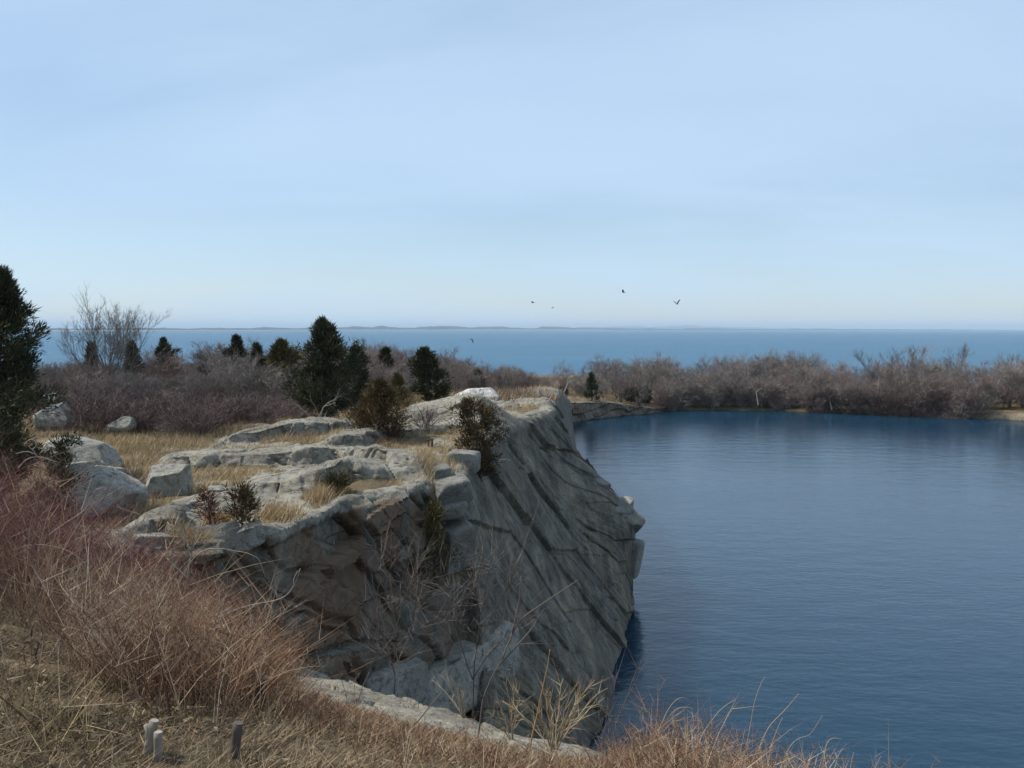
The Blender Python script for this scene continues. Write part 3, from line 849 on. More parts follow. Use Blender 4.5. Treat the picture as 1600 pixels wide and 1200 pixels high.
sheet('sea', [(-60000, 150), (60000, 150), (60000, 60000), (-60000, 60000)], SEA_Z, SEA, 'open blue sea stretching to the horizon', 'sea')

# ------------------------------------------------------------------ far coast
def far_ridge(name, pts, base_py, dist, depth, mat, label, seed):
    """pts: (px, height in photo pixels above the waterline); a low hill range with a rounded back"""
    px = np.arange(pts[0][0], pts[-1][0] + 0.1, 6.0)
    d = np.interp(px, [p[0] for p in dist], [p[1] for p in dist])
    h = np.interp(px, [p[0] for p in pts], [p[1] for p in pts])
    h = h * (1 + 0.22 * vnoise(np.stack([px / 23, px * 0, px * 0], -1), seed) + 0.14 * vnoise(np.stack([px / 8, px * 0, px * 0], -1), seed + 1))
    h = h * d / FPX
    x = (px - 800) / FPX * d
    rows = []
    for fy, fz in ((0, -0.06), (0.02, 0.22), (0.12, 0.7), (0.35, 1.0), (0.7, 0.85), (1.0, -0.05)):
        rows.append(np.stack([x * (1 + fy * depth / d), d + fy * depth, SEA_Z + h * fz], -1))
    v = np.stack(rows, 1); n, k = v.shape[:2]
    idx = np.arange(n * k).reshape(n, k)
    f = np.stack([idx[:-1, :-1], idx[1:, :-1], idx[1:, 1:], idx[:-1, 1:]], -1).reshape(-1, 4)
    return tag(link(name, mesh_from(name, v.reshape(-1, 3), f, mat, True)), label, 'coast', None, 'structure')
cm, _, _, _, cbb = new_mat('distant_wooded_coast'); cbb.inputs['Base Color'].default_value = (0.035, 0.055, 0.065, 1); cbb.inputs['Roughness'].default_value = 1
bm_, _, _, _, bbb = new_mat('beach_sand'); bbb.inputs['Base Color'].default_value = (0.34, 0.33, 0.30, 1); bbb.inputs['Roughness'].default_value = 1
COAST_D = [(-300, 5200), (230, 6800), (520, 9500), (800, 12500), (1000, 15000), (1300, 18000), (1900, 21000)]
far_ridge('far_coast', [(-300, 4), (100, 4), (230, 4.5), (330, 4.0), (450, 4.5), (520, 5.5), (575, 6.0), (640, 5.5), (690, 5.5), (780, 5.0), (840, 3.0), (846, 5.5), (895, 5.2), (935, 3.2), (1000, 2.6), (1090, 3.0), (1200, 2.4), (1350, 2.4), (1500, 1.6), (1900, 1.2)],
          513, COAST_D, 1500, cm, 'low wooded coast across the bay on the horizon', 4)
far_ridge('beach', [(-300, 1.2), (230, 1.3), (520, 1.2), (900, 1.1), (950, 0.2), (960, 0)], 513, [(p, d * 0.985) for p, d in COAST_D], 90, bm_, 'pale beach along the foot of the far coast', 9)
far_ridge('far_hills', [(900, 2.0), (960, 4.0), (1020, 4.5), (1050, 7.0), (1090, 7.5), (1105, 4.5), (1180, 3.2), (1300, 2.5)], 513, [(900, 32000), (1300, 32000)], 3000, cm, 'pale blue hills beyond the far coast', 14)

# ------------------------------------------------------------------ air
hz, ht, hn, hl_, hb = new_mat('sea_haze')
hn.remove(hb)
pv = hn.new('ShaderNodeVolumePrincipled')
pv.inputs['Color'].default_value = (0.66, 0.84, 1.0, 1)
pv.inputs['Density'].default_value = 5.5e-5
hl_(pv.outputs[0], hn['Material Output'].inputs['Volume'])
x0, x1, y0, y1, z0, z1 = -70000, 70000, -400, 70000, -22, 175
hv = [(x, y, z) for x in (x0, x1) for y in (y0, y1) for z in (z0, z1)]
hf = [(0, 1, 3, 2), (4, 6, 7, 5), (0, 4, 5, 1), (2, 3, 7, 6), (0, 2, 6, 4), (1, 5, 7, 3)]
me = bpy.data.meshes.new('haze'); me.from_pydata(hv, [], hf); me.materials.append(hz)
tag(link('haze', me), 'thin sea haze between the quarry and the far coast', 'haze', None, 'stuff')
# ------------------------------------------------------------------ finding the ground
def gz(x, y):
    x = np.atleast_1d(np.asarray(x, float)); y = np.atleast_1d(np.asarray(y, float))
    return heights(x, y)[0]
def at(px, d):
    """ground point under the photo column px at distance d"""
    p = D(px, 600.0, d)
    x = float(p[0])
    return Vector((x, d, float(gz(x, d)[0])))
def hit(px, py, d0=3.0, d1=170.0):
    """first point of the ground on the line of sight through (px, py)"""
    d = np.exp(np.linspace(math.log(d0), math.log(d1), 2500))
    P = D(np.full_like(d, px), np.full_like(d, py), d)
    g = gz(P[:, 0], P[:, 1])
    k = np.argmax(g >= P[:, 2]) if (g >= P[:, 2]).any() else len(d) - 1
    return Vector((P[k, 0], P[k, 1], g[k]))

# ------------------------------------------------------------------ stones
def stone_material(name, base):
    m, t, nd, lk, b = new_mat(name)
    geo = nd.new('ShaderNodeNewGeometry')
    c, h = rock_nodes(nd, lk, geo.outputs['Position'], None, None, base)
    lk(c, b.inputs['Base Color'])
    bp = N(nd, 'ShaderNodeBump', Strength=0.8, Distance=0.03); lk(h, bp.inputs['Height']); lk(bp.outputs[0], b.inputs['Normal'])
    b.inputs['Roughness'].default_value = 0.9; b.inputs['Specular IOR Level'].default_value = 0.2
    return m
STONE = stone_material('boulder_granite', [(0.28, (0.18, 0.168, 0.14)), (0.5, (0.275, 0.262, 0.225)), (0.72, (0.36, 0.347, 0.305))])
PALE = stone_material('pale_granite', [(0.28, (0.40, 0.385, 0.35)), (0.5, (0.53, 0.515, 0.475)), (0.72, (0.64, 0.62, 0.58))])
DARKROCK = stone_material('broken_granite', [(0.28, (0.12, 0.115, 0.10)), (0.5, (0.20, 0.19, 0.165)), (0.72, (0.30, 0.285, 0.25))])
_ico = None
def stone_mesh(name, size, planes, mat, seed, rough=0.03, squareness=2.0, res=5):
    """rounded block of the given size, cut by planes (normal, offset in unit space)"""
    import bmesh
    bm = bmesh.new(); bmesh.ops.create_icosphere(bm, subdivisions=res, radius=1.0)
    bm.verts.ensure_lookup_table()
    v = np.array([q.co[:] for q in bm.verts]); f = np.array([[q.index for q in t.verts] for t in bm.faces]); bm.free()
    e = squareness
    n = (np.abs(v) ** e).sum(1) ** (1 / e)
    v = v / n[:, None]
    for nn, off in planes:
        nn = np.array(nn, float); nn /= np.linalg.norm(nn)
        dd = v @ nn - off + 0.03 * vnoise(v * 3.1 + seed, seed)
        v = v - np.maximum(dd, 0)[:, None] * nn
    v = v * np.array(size)
    nr = v / (np.linalg.norm(v, axis=1, keepdims=True) + 1e-9)
    v = v + nr * (rough * (1.2 * fbm(v * 1.6 + seed, 4, seed) + 0.5 * fbm(v * 6 + seed, 3, seed + 3)))[:, None]
    return mesh_from(name, v, f, mat, True)
def stone(name, px, d, size, planes, label, cat='boulder', mat=None, rot=(0, 0, 0), sink=0.15, z=None, seed=1, rough=0.03, sq=2.6, group=None, py=None):
    if py is not None:
        loc = Vector(D(px, py, d))
    else:
        loc = at(px, d); loc.z += size[2] * (1 - sink) - 0.0
    o = link(name, stone_mesh(name, size, planes, mat or STONE, seed, rough, sq))
    o.location = loc; o.rotation_euler = rot
    return tag(o, label, cat, group)
R = math.radians
stone('boulder', 161, 19.0, (0.86, 0.75, 0.50), [((0.5, -0.8, 0.35), .72), ((0.95, -0.3, -0.2), .70), ((0.2, 0.1, 1), .80), ((-.9, -.2, .5), .8)], 'large humped grey boulder with an undercut dark end beside the red brush', rot=(0.02, R(16), R(-14)), py=773, seed=3, sq=2.5, rough=.03)
stone('boulder', 128, 24.0, (1.02, .8, 0.50), [((0.3, -0.8, 0.6), .80), ((.8, .1, .5), .82)], 'smooth domed grey boulder behind the large humped one', rot=(0, R(13), R(-8)), py=715, seed=5, sq=2.3, rough=.03)
stone('boulder', 132, 21.6, (0.36, .3, 0.22), [((0.3, -0.9, 0.3), .7), ((0, .2, 1), .7)], 'small flat-topped stone wedged between the two big boulders', rot=(0, R(-6), R(10)), py=733, seed=7, sq=4)
stone('boulder', 172, 21.4, (0.33, .3, 0.26), [((0.5, -0.8, 0.2), .7), ((-.1, .2, 1), .72)], 'small grey stone against the lower side of the domed boulder', rot=(0, R(8), R(-20)), py=742, seed=8, sq=4)
stone('block', 263, 20.9, (0.50, .46, 0.36), [((0.08, -1, 0.04), .66), ((-0.2, -.25, 1), .74), ((1, -.15, .15), .80), ((-1, -.3, .3), .86)], 'squared pale granite block with a shaded front face on the plateau', 'stone block', rot=(R(3), R(2), R(7)), py=753, seed=11, sq=7, rough=.018)
stone('boulder', 84, 30.0, (0.60, .55, 0.45), [((0.1, -0.8, 0.5), .74), ((.9, -.2, .5), .75), ((-.6, 0, .8), .72)], 'angular grey boulder beside the tall cedar at the edge of the scrub', rot=(0, 0, R(20)), py=651, seed=13, sq=3.2, rough=.05)
stone('boulder', 80, 32.0, (0.26, .25, 0.22), [((0.1, -0.8, 0.5), .7)], 'small pale stone perched above the angular boulder in the brush', py=624, seed=14, sq=3)
stone('boulder', 190, 29.5, (0.42, .4, 0.26), [((0.2, -0.8, 0.5), .72), ((-.5, 0, .8), .72)], 'small wedge-shaped boulder half sunk in the maroon scrub', rot=(0, R(-9), 0), py=664, seed=15, sq=3, rough=.04)
stone('boulder', 744, 46.0, (1.12, .8, 0.42), [((0.0, -1, 0.55), .42), ((.95, -.1, .4), .86), ((-.75, -.1, .75), .68), ((0, .1, 1), .84)], 'big white granite boulder lying on the dome of the headland', mat=PALE, rot=(0, R(-3), R(4)), py=618, seed=17, sq=4.5, rough=.03)
stone('boulder', 690, 27.6, (0.30, .28, 0.13), [((0, -.5, 1), .75)], 'low rounded pale stone below the iron pin', rot=(0, 0, .4), py=713, seed=21, sq=2.4)
stone('boulder', 340, 20.5, (0.22, .2, 0.10), [((0, -.4, 1), .7)], 'small flat pale slab just right of the squared block', 'stone', rot=(0, 0, .3), py=766, seed=22, sq=4)

# loose slabs of the cliff: pieces of the headland
def slab_piece(px, py, d, size, rot, seed, planes=(), mat=None, sq=7, rough=.02):
    o = link('rock_slab', stone_mesh('rock_slab', size, list(planes), mat or DARKROCK, seed, rough, sq, 4), CLIFF)
    o.location = Vector(D(px, py, d)); o.rotation_euler = rot
    return o
slab_piece(695, 768, 22.4, (.62, .6, .32), (R(2), R(-9), R(14)), 31, [((-.8, -.5, .3), .8), ((.1, -1, -.2), .86)])
slab_piece(694, 795, 22.3, (.55, .5, .20), (R(3), R(-8), R(10)), 32, [((-.8, -.5, -.3), .8)])
slab_piece(704, 850, 22.5, (.55, .55, .62), (R(12), R(-14), R(24)), 33, [((-.9, -.4, .2), .75), ((.2, -.9, -.2), .8)])
slab_piece(690, 925, 22.6, (.34, .4, .34), (R(8), R(-6), R(30)), 34, [((-.8, -.5, .2), .8)])
slab_piece(672, 738, 22.8, (.5, .4, .16), (R(4), R(-4), R(16)), 35)
slab_piece(724, 722, 25.4, (.42, .45, .30), (R(2), R(4), R(-12)), 36, [((.2, -1, .1), .8)])
slab_piece(953, 790, 40.6, (.95, .9, .26), (R(8), R(34), R(-25)), 39, [((.9, -.4, .1), .85)])
slab_piece(978, 812, 40.8, (.75, .8, .42), (R(4), R(38), R(-18)), 40, [((.9, -.5, -.2), .8)])
slab_piece(938, 760, 41.0, (.40, .5, .30), (R(0), R(30), R(-15)), 41, [((.9, -.4, .1), .8)])
slab_piece(981, 788, 41.5, (.30, .34, .36), (R(0), R(22), R(30)), 42, [((-.5, -.4, .8), .45), ((.9, 0, .1), .75), ((.3, -1, .2), .6)], STONE, 6)
slab_piece(990, 872, 41.0, (.38, .7, .8), (R(0), R(10), R(-12)), 43, [((.9, -.4, .1), .8)])
slab_piece(690, 1052, 21.6, (2.5, .95, .75), (R(4), R(-3), R(57)), 50, [((.1, -1, .2), .8), ((0, .1, 1), .7), ((-.8, .2, .5), .85)], STONE, 7, .05)  # cliff-foot ledge: paler stone colour stands in for sunlight, the ledge lies in shade
slab_piece(600, 1064, 19.4, (.9, .6, .5), (R(6), R(5), R(48)), 51, [((.1, -1, .2), .8), ((0, .1, 1), .7)], STONE, 7, .04)  # near end of that ledge, same paler colour in place of sunlight
slab_piece(262, 846, 16.6, (.55, .4, .24), (R(5), R(6), R(8)), 44, [((.2, -1, .1), .8), ((0, .1, 1), .7)], STONE, 8)
slab_piece(330, 834, 16.9, (.45, .35, .22), (R(-6), R(-14), R(-10)), 45, [((.2, -1, .1), .8), ((.1, .1, 1), .7)], STONE, 8)
slab_piece(378, 838, 17.0, (.40, .35, .20), (R(6), R(-16), R(16)), 46, [((.2, -1, .1), .8), ((0, .2, 1), .7)], STONE, 8)

# ------------------------------------------------------------------ wood and leaf materials
BARK_GREY = simple_mat('grey_bark', [(0, (0.10, 0.082, 0.068)), (1, (0.22, 0.185, 0.155))], rand=0.5)
BARK_DARK = simple_mat('dark_bark', [(0, (0.05, 0.04, 0.034)), (1, (0.12, 0.095, 0.08))], rand=0.4)
BARK_PALE = simple_mat('bleached_wood', [(0, (0.22, 0.175, 0.135)), (1, (0.40, 0.345, 0.285))], rand=0.3)
TWIG_GREY = simple_mat('grey_brown_twigs', [(0, (0.105, 0.088, 0.076)), (0.5, (0.185, 0.158, 0.136)), (1, (0.285, 0.248, 0.218))], rand=0.7)
TWIG_RED = simple_mat('budding_red_twigs', [(0, (0.115, 0.083, 0.073)), (0.5, (0.20, 0.148, 0.130)), (1, (0.29, 0.228, 0.20))], rand=0.6)
TWIG_MAROON = simple_mat('maroon_twigs', [(0, (0.070, 0.046, 0.042)), (0.5, (0.135, 0.092, 0.082)), (1, (0.21, 0.155, 0.138))], rand=0.5)
BRUSH = simple_mat('red_brown_brush', [(0, (0.078, 0.042, 0.028)), (0.33, (0.192, 0.102, 0.062)), (0.58, (0.298, 0.180, 0.109)), (0.80, (0.40, 0.295, 0.182)), (1, (0.53, 0.43, 0.31))])
CRIMSON = simple_mat('crimson_brush', [(0, (0.085, 0.028, 0.032)), (0.5, (0.17, 0.062, 0.060)), (1, (0.27, 0.14, 0.115))])
STRAW = simple_mat('dry_straw', [(0, (0.21, 0.14, 0.068)), (0.5, (0.42, 0.30, 0.16)), (1, (0.58, 0.465, 0.285))])
TURF = simple_mat('winter_turf', [(0, (0.068, 0.054, 0.031)), (0.4, (0.175, 0.120, 0.072)), (1, (0.36, 0.27, 0.165))])
NEEDLE = simple_mat('dark_cedar_needles', [(0, (0.016, 0.020, 0.011)), (0.5, (0.044, 0.050, 0.025)), (1, (0.12, 0.115, 0.052))], rand=0.25)
NEEDLE_OLIVE = simple_mat('olive_cedar_needles', [(0, (0.035, 0.032, 0.012)), (0.5, (0.085, 0.072, 0.026)), (1, (0.16, 0.125, 0.045))], rand=0.25)
NEEDLE_BROWN = simple_mat('bronze_juniper_needles', [(0, (0.035, 0.024, 0.012)), (0.5, (0.085, 0.056, 0.026)), (1, (0.15, 0.105, 0.045))], rand=0.25)
NEEDLE_RUST = simple_mat('rusty_juniper_needles', [(0, (0.05, 0.018, 0.012)), (0.5, (0.11, 0.042, 0.026)), (1, (0.17, 0.075, 0.045))], rand=0.25)

# ------------------------------------------------------------------ plants
def grow(seed, H, lean=(0, 0), stems=1, r0=0.09, spread=0.55, levels=3, kids=(7, 6, 6), twig=0.35, twig_r=0.006, up=0.35, first=0.25, fan=0.25, jit=0.16, seg=5):
    """leafless plant -> (Geo of stems and limbs, Geo of twigs)"""
    rd = random.Random(seed)
    wood, fine = Geo(), Geo()
    tw0, tw1, twr, twa = [], [], [], []
    def branch(p, d, ln, r, lev):
        pts = [p]; rad = [r]
        n = seg if lev < 2 else 3
        for i in range(n):
            d = Vector(d) + Vector((rd.gauss(0, jit), rd.gauss(0, jit), rd.gauss(0, jit) + up * 0.25))
            d.normalize()
            p = p + d * (ln / n)
            pts.append(p); rad.append(max(r * (1 - 0.8 * (i + 1) / n), twig_r * 0.6))
        if lev < 2:
            wood.tube([q[:] for q in pts], rad, 5 if lev == 0 else 4, rd.random())
        else:
            a = rd.random()
            for q0, q1, rr in zip(pts[:-1], pts[1:], rad):
                tw0.append(q0[:]); tw1.append((q1 + (q1 - q0) * 0.12)[:]); twr.append(rr); twa.append(a)
        if lev >= levels:
            return
        for k in range(kids[min(lev, len(kids) - 1)]):
            t = first + (1 - first) * (k + rd.random()) / kids[min(lev, len(kids) - 1)] if lev == 0 else 0.2 + 0.8 * rd.random()
            t = min(t, 0.99)
            i = int(t * n); f_ = t * n - i
            q = pts[i].lerp(pts[i + 1], f_)
            dd = (pts[i + 1] - pts[i]).normalized()
            az = rd.random() * 6.2832
            side = dd.orthogonal().normalized(); side.rotate(Matrix.Rotation(az, 3, dd))
            ang = rd.uniform(0.45, 1.0) * spread * 1.6
            nd_ = (dd * math.cos(ang) + side * math.sin(ang)).normalized()
            l2 = ln * rd.uniform(0.32, 0.62) * (1.1 - 0.55 * t if lev == 0 else 1.0)
            if lev + 1 >= levels: l2 = max(l2, twig * rd.uniform(0.5, 1.2))
            branch(q, nd_, l2, max(rad[i] * 0.6, twig_r), lev + 1)
    for s_ in range(stems):
        az = rd.random() * 6.2832
        tilt = fan * (rd.uniform(0.3, 1.0) if stems > 1 else 0.25)
        d = Vector((math.cos(az) * tilt + lean[0], math.sin(az) * tilt + lean[1], 1)).normalized()
        b = Vector((math.cos(az), math.sin(az), 0)) * (0.12 * rd.random() * (stems > 1))
        b.z = -0.08
        branch(b, d, H * rd.uniform(0.82, 1.0), r0 * rd.uniform(0.7, 1.0), 0)
    if tw0:
        fine.spikes(tw0, tw1, np.array(twr), np.array(twa))
    return wood, fine
def height_of(me):
    c = np.empty(len(me.vertices) * 3, np.float32); me.vertices.foreach_get('co', c)
    return float(c.reshape(-1, 3)[:, 2].max())
def bare_variant(seed, wood_mat, twig_mat, join=False, **kw):
    w, f = grow(seed, **kw)
    if join:                                      # too far off for its parts to show: one mesh
        g = Geo(); g.v = w.v + f.v; n = 0
        fs = []
        for q in (w, f):
            for v_, f_, a_ in zip(q.v, q.f, q.a):
                pass
        V = np.concatenate(w.v + f.v); F = np.concatenate([np.concatenate(w.f), np.concatenate(f.f) + w.n]); A = np.concatenate(w.a + f.a)
        return (mesh_from('bare_tree', V, F, twig_mat, False, {'vary': A}),)
    return w.mesh('trunk', wood_mat), f.mesh('crown', twig_mat)
def place(name, meshes, loc, label, cat, group=None, scale=(1, 1, 1), rot=0.0, parts=('trunk', 'crown'), tilt=0.0):
    if len(meshes) == 1:
        o = link(name, meshes[0]); o.location = loc
        tag(o, label, cat, group)
    else:
        o = empty(name, loc, label, cat, group)
        for n_, me in zip(parts, meshes):
            link(n_, me, o)
    o.scale = scale; o.rotation_euler = (tilt, 0, rot)
    return o

def cedar_meshes(seed, H, Rr, mat, blades=9000, leaf=0.10, wdt=0.028, shape='cone', limbs=70, ragged=0.35, lean=(0, 0), bark=None, base=0.06, clump=True):
    rd = np.random.default_rng(seed)
    wood, leafg = Geo(), Geo()
    tp = np.array([(lean[0] * t * t * H + 0.03 * H * math.sin(3 * t + seed), lean[1] * t * t * H, t * H) for t in np.linspace(0, 1, 7)])
    tp[0, 2] = -0.1
    wood.tube(tp, np.linspace(0.035 * H + 0.01, 0.004, 7) * 0.7, 6, 0.4)
    def axis(t): return np.stack([np.interp(t, np.linspace(0, 1, 7), tp[:, k]) for k in range(3)], -1)
    def prof(t):
        if shape == 'cone': return np.clip((1.03 - t) ** 0.85 * (0.75 + 0.4 * np.minimum(t / 0.2, 1)), 0, 1.1)
        if shape == 'spire': return np.minimum(np.clip(1.0 - t, 0, 1) ** 0.82, 0.60) / 0.60 * np.minimum(1, 0.75 + t)
        if shape == 'column': return np.clip(1.1 * np.minimum(1, (1.03 - t) / 0.78) ** 0.85 * np.minimum(1, 0.7 + t / 0.25), 0, 1)
        return np.sqrt(np.clip(1 - (2 * t - 0.85) ** 2 / 1.6, 0.02, 1))        # bushy
    P, Dr, A = [], [], []
    per = max(6, blades // limbs)
    for i in range(limbs):
        t = base + (0.99 - base) * ((i + rd.random()) / limbs)
        o = axis(t)
        az = i * 2.4 + rd.normal() * 0.5
        ln = Rr * prof(np.array(t)) * (1 - ragged * rd.random()) * (1 + (0.35 if rd.random() < 0.16 and t < 0.65 else 0)) + 0.02
        rise = 0.25 + 0.9 * t + rd.normal() * 0.18
        if shape == 'bush': rise = 0.5 + 0.5 * rd.random()
        d = np.array((math.cos(az), math.sin(az), rise)); d /= np.linalg.norm(d)
        e = o + d * ln * np.array((1.0, 1.0, 0.9))
        mid = (o + e) / 2 + np.array((0, 0, -0.06 * ln)) + rd.normal(size=3) * 0.03 * ln
        if ln > 0.1:
            wood.tube([o, mid, e], [0.010 + 0.006 * H * (1 - t), 0.008, 0.003], 4, 0.5)
        # clumps of sprays towards the end of the limb
        nc = 4 + int(5 * ln)
        ct = np.clip(0.28 + 0.75 * rd.random(nc) ** 0.7, 0, 1.04)
        cp = o + (e - o) * ct[:, None] + rd.normal(size=(nc, 3)) * (0.10 * ln + 0.02)
        ca = rd.random(nc)
        k = rd.integers(0, nc, per)
        sig = (0.045 + 0.05 * ln) * (1.0 if clump else 1.6)
        q = cp[k] + rd.normal(size=(per, 3)) * sig
        dd = 0.8 * d + 0.9 * (q - cp[k]) / sig * 0.5 + rd.normal(size=(per, 3)) * 0.45 + np.array((0, 0, 0.45))
        dd /= np.linalg.norm(dd, axis=1, keepdims=True)
        P.append(q); Dr.append(dd * (leaf * (0.6 + 0.8 * rd.random(per)))[:, None]); A.append(np.clip(0.55 * ca[k] + 0.45 * rd.random(per), 0, 1))
    leafg.blades(np.concatenate(P), np.concatenate(Dr), wdt, np.concatenate(A))
    return wood.mesh('trunk', bark or BARK_DARK), leafg.mesh('crown', mat)
def cedar(px, top, basepy, d, hw, label, mat=None, cat='cedar tree', z=None, name='cedar_tree', group='cedars of the scrub', **kw):
    """stands so that its top and foot meet the photo's rows"""
    tpz = D(px, top, d)
    if basepy is None:
        loc = at(px, d)
    else:
        loc = Vector(D(px, basepy, d))
        g = float(gz(loc.x, d)[0])
        loc.z = min(loc.z, g + 0.02) if z is None else z
        if z is None and loc.z < g - 0.8: loc.z = g - 0.05
    H = float(tpz[2]) - loc.z
    Rr = hw * d / FPX * (1.0 if kw.get('shape') == 'bush' else 1.3)
    ms = cedar_meshes(kw.pop('seed', int(px) + 7), H, Rr, mat or NEEDLE, **kw)
    return place(name, ms, loc, label, cat, group)

cedar(2, 428, None, 19.0, 78, 'tall dark cedar cut off by the left edge of the view', blades=36000, leaf=.11, wdt=.028, limbs=72, ragged=.5, seed=4, shape='spire')
cedar(92, 690, 760, 15.5, 36, 'low dark cedar bush in front of the domed boulder', blades=4200, leaf=.09, wdt=.022, limbs=30, shape='bush', mat=NEEDLE)
cedar(503, 503, 655, 34.5, 47, 'broad dark cedar, the biggest in the middle of the scrub', blades=20000, leaf=.15, wdt=.042, limbs=54, ragged=.55, shape='spire', seed=12)
cedar(556, 545, 640, 37.0, 28, 'dark cedar joined to the right side of the broad one', blades=6500, leaf=.15, wdt=.042, limbs=32, ragged=.5, shape='spire')
cedar(670, 547, 620, 42.0, 27, 'lopsided dark cedar with a forked top above the tan grass', blades=7500, leaf=.18, wdt=.05, limbs=30, ragged=.6, lean=(-0.06, 0), seed=21, shape='spire')
cedar(603, 547, 625, 46.0, 17, 'slim cedar poking out of the pinkish bare shrubs', blades=4500, leaf=.18, wdt=.05, limbs=40)
cedar(622, 588, 625, 41.0, 13, 'small olive cedar between the slim one and the lopsided one', blades=2200, leaf=.14, wdt=.045, limbs=26, shape='column', mat=NEEDLE_OLIVE)
cedar(258, 532, None, 52.0, 19, 'twin-topped dark cedar right of the tall bare tree', blades=4500, leaf=.2, wdt=.06, limbs=24, ragged=.6, shape='spire')
cedar(208, 536, None, 54.0, 14, 'dark cedar half hidden by the right limbs of the tall bare tree', blades=3500, leaf=.2, wdt=.06, limbs=30)
cedar(143, 538, None, 54.0, 12, 'dark cedar half hidden by the left limbs of the tall bare tree', blades=3000, leaf=.2, wdt=.06, limbs=30)
cedar(370, 527, None, 48.0, 24, 'pointed dark cedar, leftmost of the three together', blades=5500, leaf=.17, wdt=.05, limbs=28, ragged=.55, shape='spire')
cedar(404, 540, None, 47.0, 17, 'rounded cedar in the middle of the three together', blades=4500, leaf=.17, wdt=.05, limbs=26, ragged=.55, shape='spire')
cedar(438, 535, None, 46.0, 30, 'olive green cedar just left of the broad dark one', blades=8000, leaf=.18, wdt=.055, limbs=34, ragged=.55, mat=NEEDLE_OLIVE, shape='spire')
cedar(594, 600, 690, 30.0, 36, 'bushy bronze juniper casting a dark shadow on the ledges', NEEDLE_BROWN, blades=11000, leaf=.12, wdt=.034, limbs=60, shape='column', cat='juniper', name='juniper', group='junipers on the rock')
cedar(750, 634, 755, 26.5, 44, 'ragged bronze juniper growing on the lip of the cliff', NEEDLE_BROWN, blades=7500, leaf=.11, wdt=.030, limbs=34, ragged=.5, shape='bush', cat='juniper', name='juniper', group='junipers on the rock', seed=9, lean=(-.06, 0))
cedar(681, 790, 905, 21.2, 30, 'thin olive juniper hanging on the cliff below the stacked slabs', NEEDLE_OLIVE, blades=2600, leaf=.10, wdt=.026, limbs=34, ragged=.5, cat='juniper', name='juniper', group='junipers on the rock', z=float(D(681, 905, 21.2)[2]))
cedar(380, 768, 824, 17.2, 26, 'little bronze juniper at the plateau edge', NEEDLE_BROWN, blades=1500, leaf=.10, wdt=.022, limbs=16, ragged=.5, shape='bush', cat='juniper', name='juniper', group='junipers on the rock')
cedar(327, 772, 826, 17.1, 20, 'little rust-red juniper, left of the bronze one at the plateau edge', NEEDLE_RUST, blades=700, leaf=.09, wdt=.02, limbs=14, ragged=.6, shape='bush', cat='juniper', name='juniper', group='junipers on the rock')
cedar(528, 752, 776, 20.6, 22, 'flat green juniper mat on the rim above the shaded face', NEEDLE_OLIVE, blades=1500, leaf=.09, wdt=.024, limbs=20, shape='bush', cat='juniper', name='juniper', group='junipers on the rock')
cedar(425, 978, 1045, 12.5, 20, 'small yellowish cedar in the brush at the foot of the slope', NEEDLE_OLIVE, blades=1600, leaf=.09, wdt=.016, limbs=30, group='cedars of the scrub')
cedar(745, 582, None, 62.0, 10, 'tiny dark cedar tip behind the white boulder', blades=1200, leaf=.25, wdt=.08, limbs=20)
cedar(924, 584, 614, 124.0, 11, 'small cone-shaped cedar on the far grassy bank', blades=2200, leaf=.3, wdt=.11, limbs=30)
cedar(827, 593, 612, 92.0, 8, 'very small cedar in the scrub left of the cone-shaped one', blades=900, leaf=.3, wdt=.11, limbs=18)
cedar(985, 611, 625, 130.0, 15, 'low dark evergreen bush on the far rock bank', blades=1600, leaf=.3, wdt=.12, limbs=20, shape='bush')
cedar(1009, 607, 629, 133.0, 10, 'rounded dark evergreen at the end of the far rock bank', blades=1600, leaf=.3, wdt=.12, limbs=20, shape='bush')
cedar(1464, 578, None, 139.0, 19, 'dark evergreen standing among the bare trees on the far shore', blades=3000, leaf=.4, wdt=.16, limbs=34, shape='column')
cedar(1538, 581, None, 146.0, 6, 'slim dark evergreen tip near the right end of the far shore', blades=900, leaf=.4, wdt=.14, limbs=18)
cedar(318, 574, None, 44.0, 12, 'small cedar hidden in the grey shrubs before the three together', blades=2200, leaf=.18, wdt=.05, limbs=24)
cedar(880, 608, None, 122.0, 7, 'dull green bush on the scrubby bank across the pool', blades=700, leaf=.3, wdt=.12, limbs=14, shape='bush')

# ------------------------------------------------------------------ bare trees and shrubs
# the tall bare tree on the left
tall = bare_variant(101, BARK_GREY, TWIG_GREY, H=4.5, stems=9, r0=.05, fan=.55, spread=.42, kids=(10, 7, 5), levels=3, twig=.38, twig_r=.0085, up=.5, first=.22)
loc = at(172, 38.0); k = (float(D(165, 438, 38.0)[2]) - loc.z) / height_of(tall[1])
place('bare_tree', tall, loc, 'tall many-stemmed bare tree rising above the sea line', 'tree', 'bare trees near the headland', (k * 1.05, k, k))

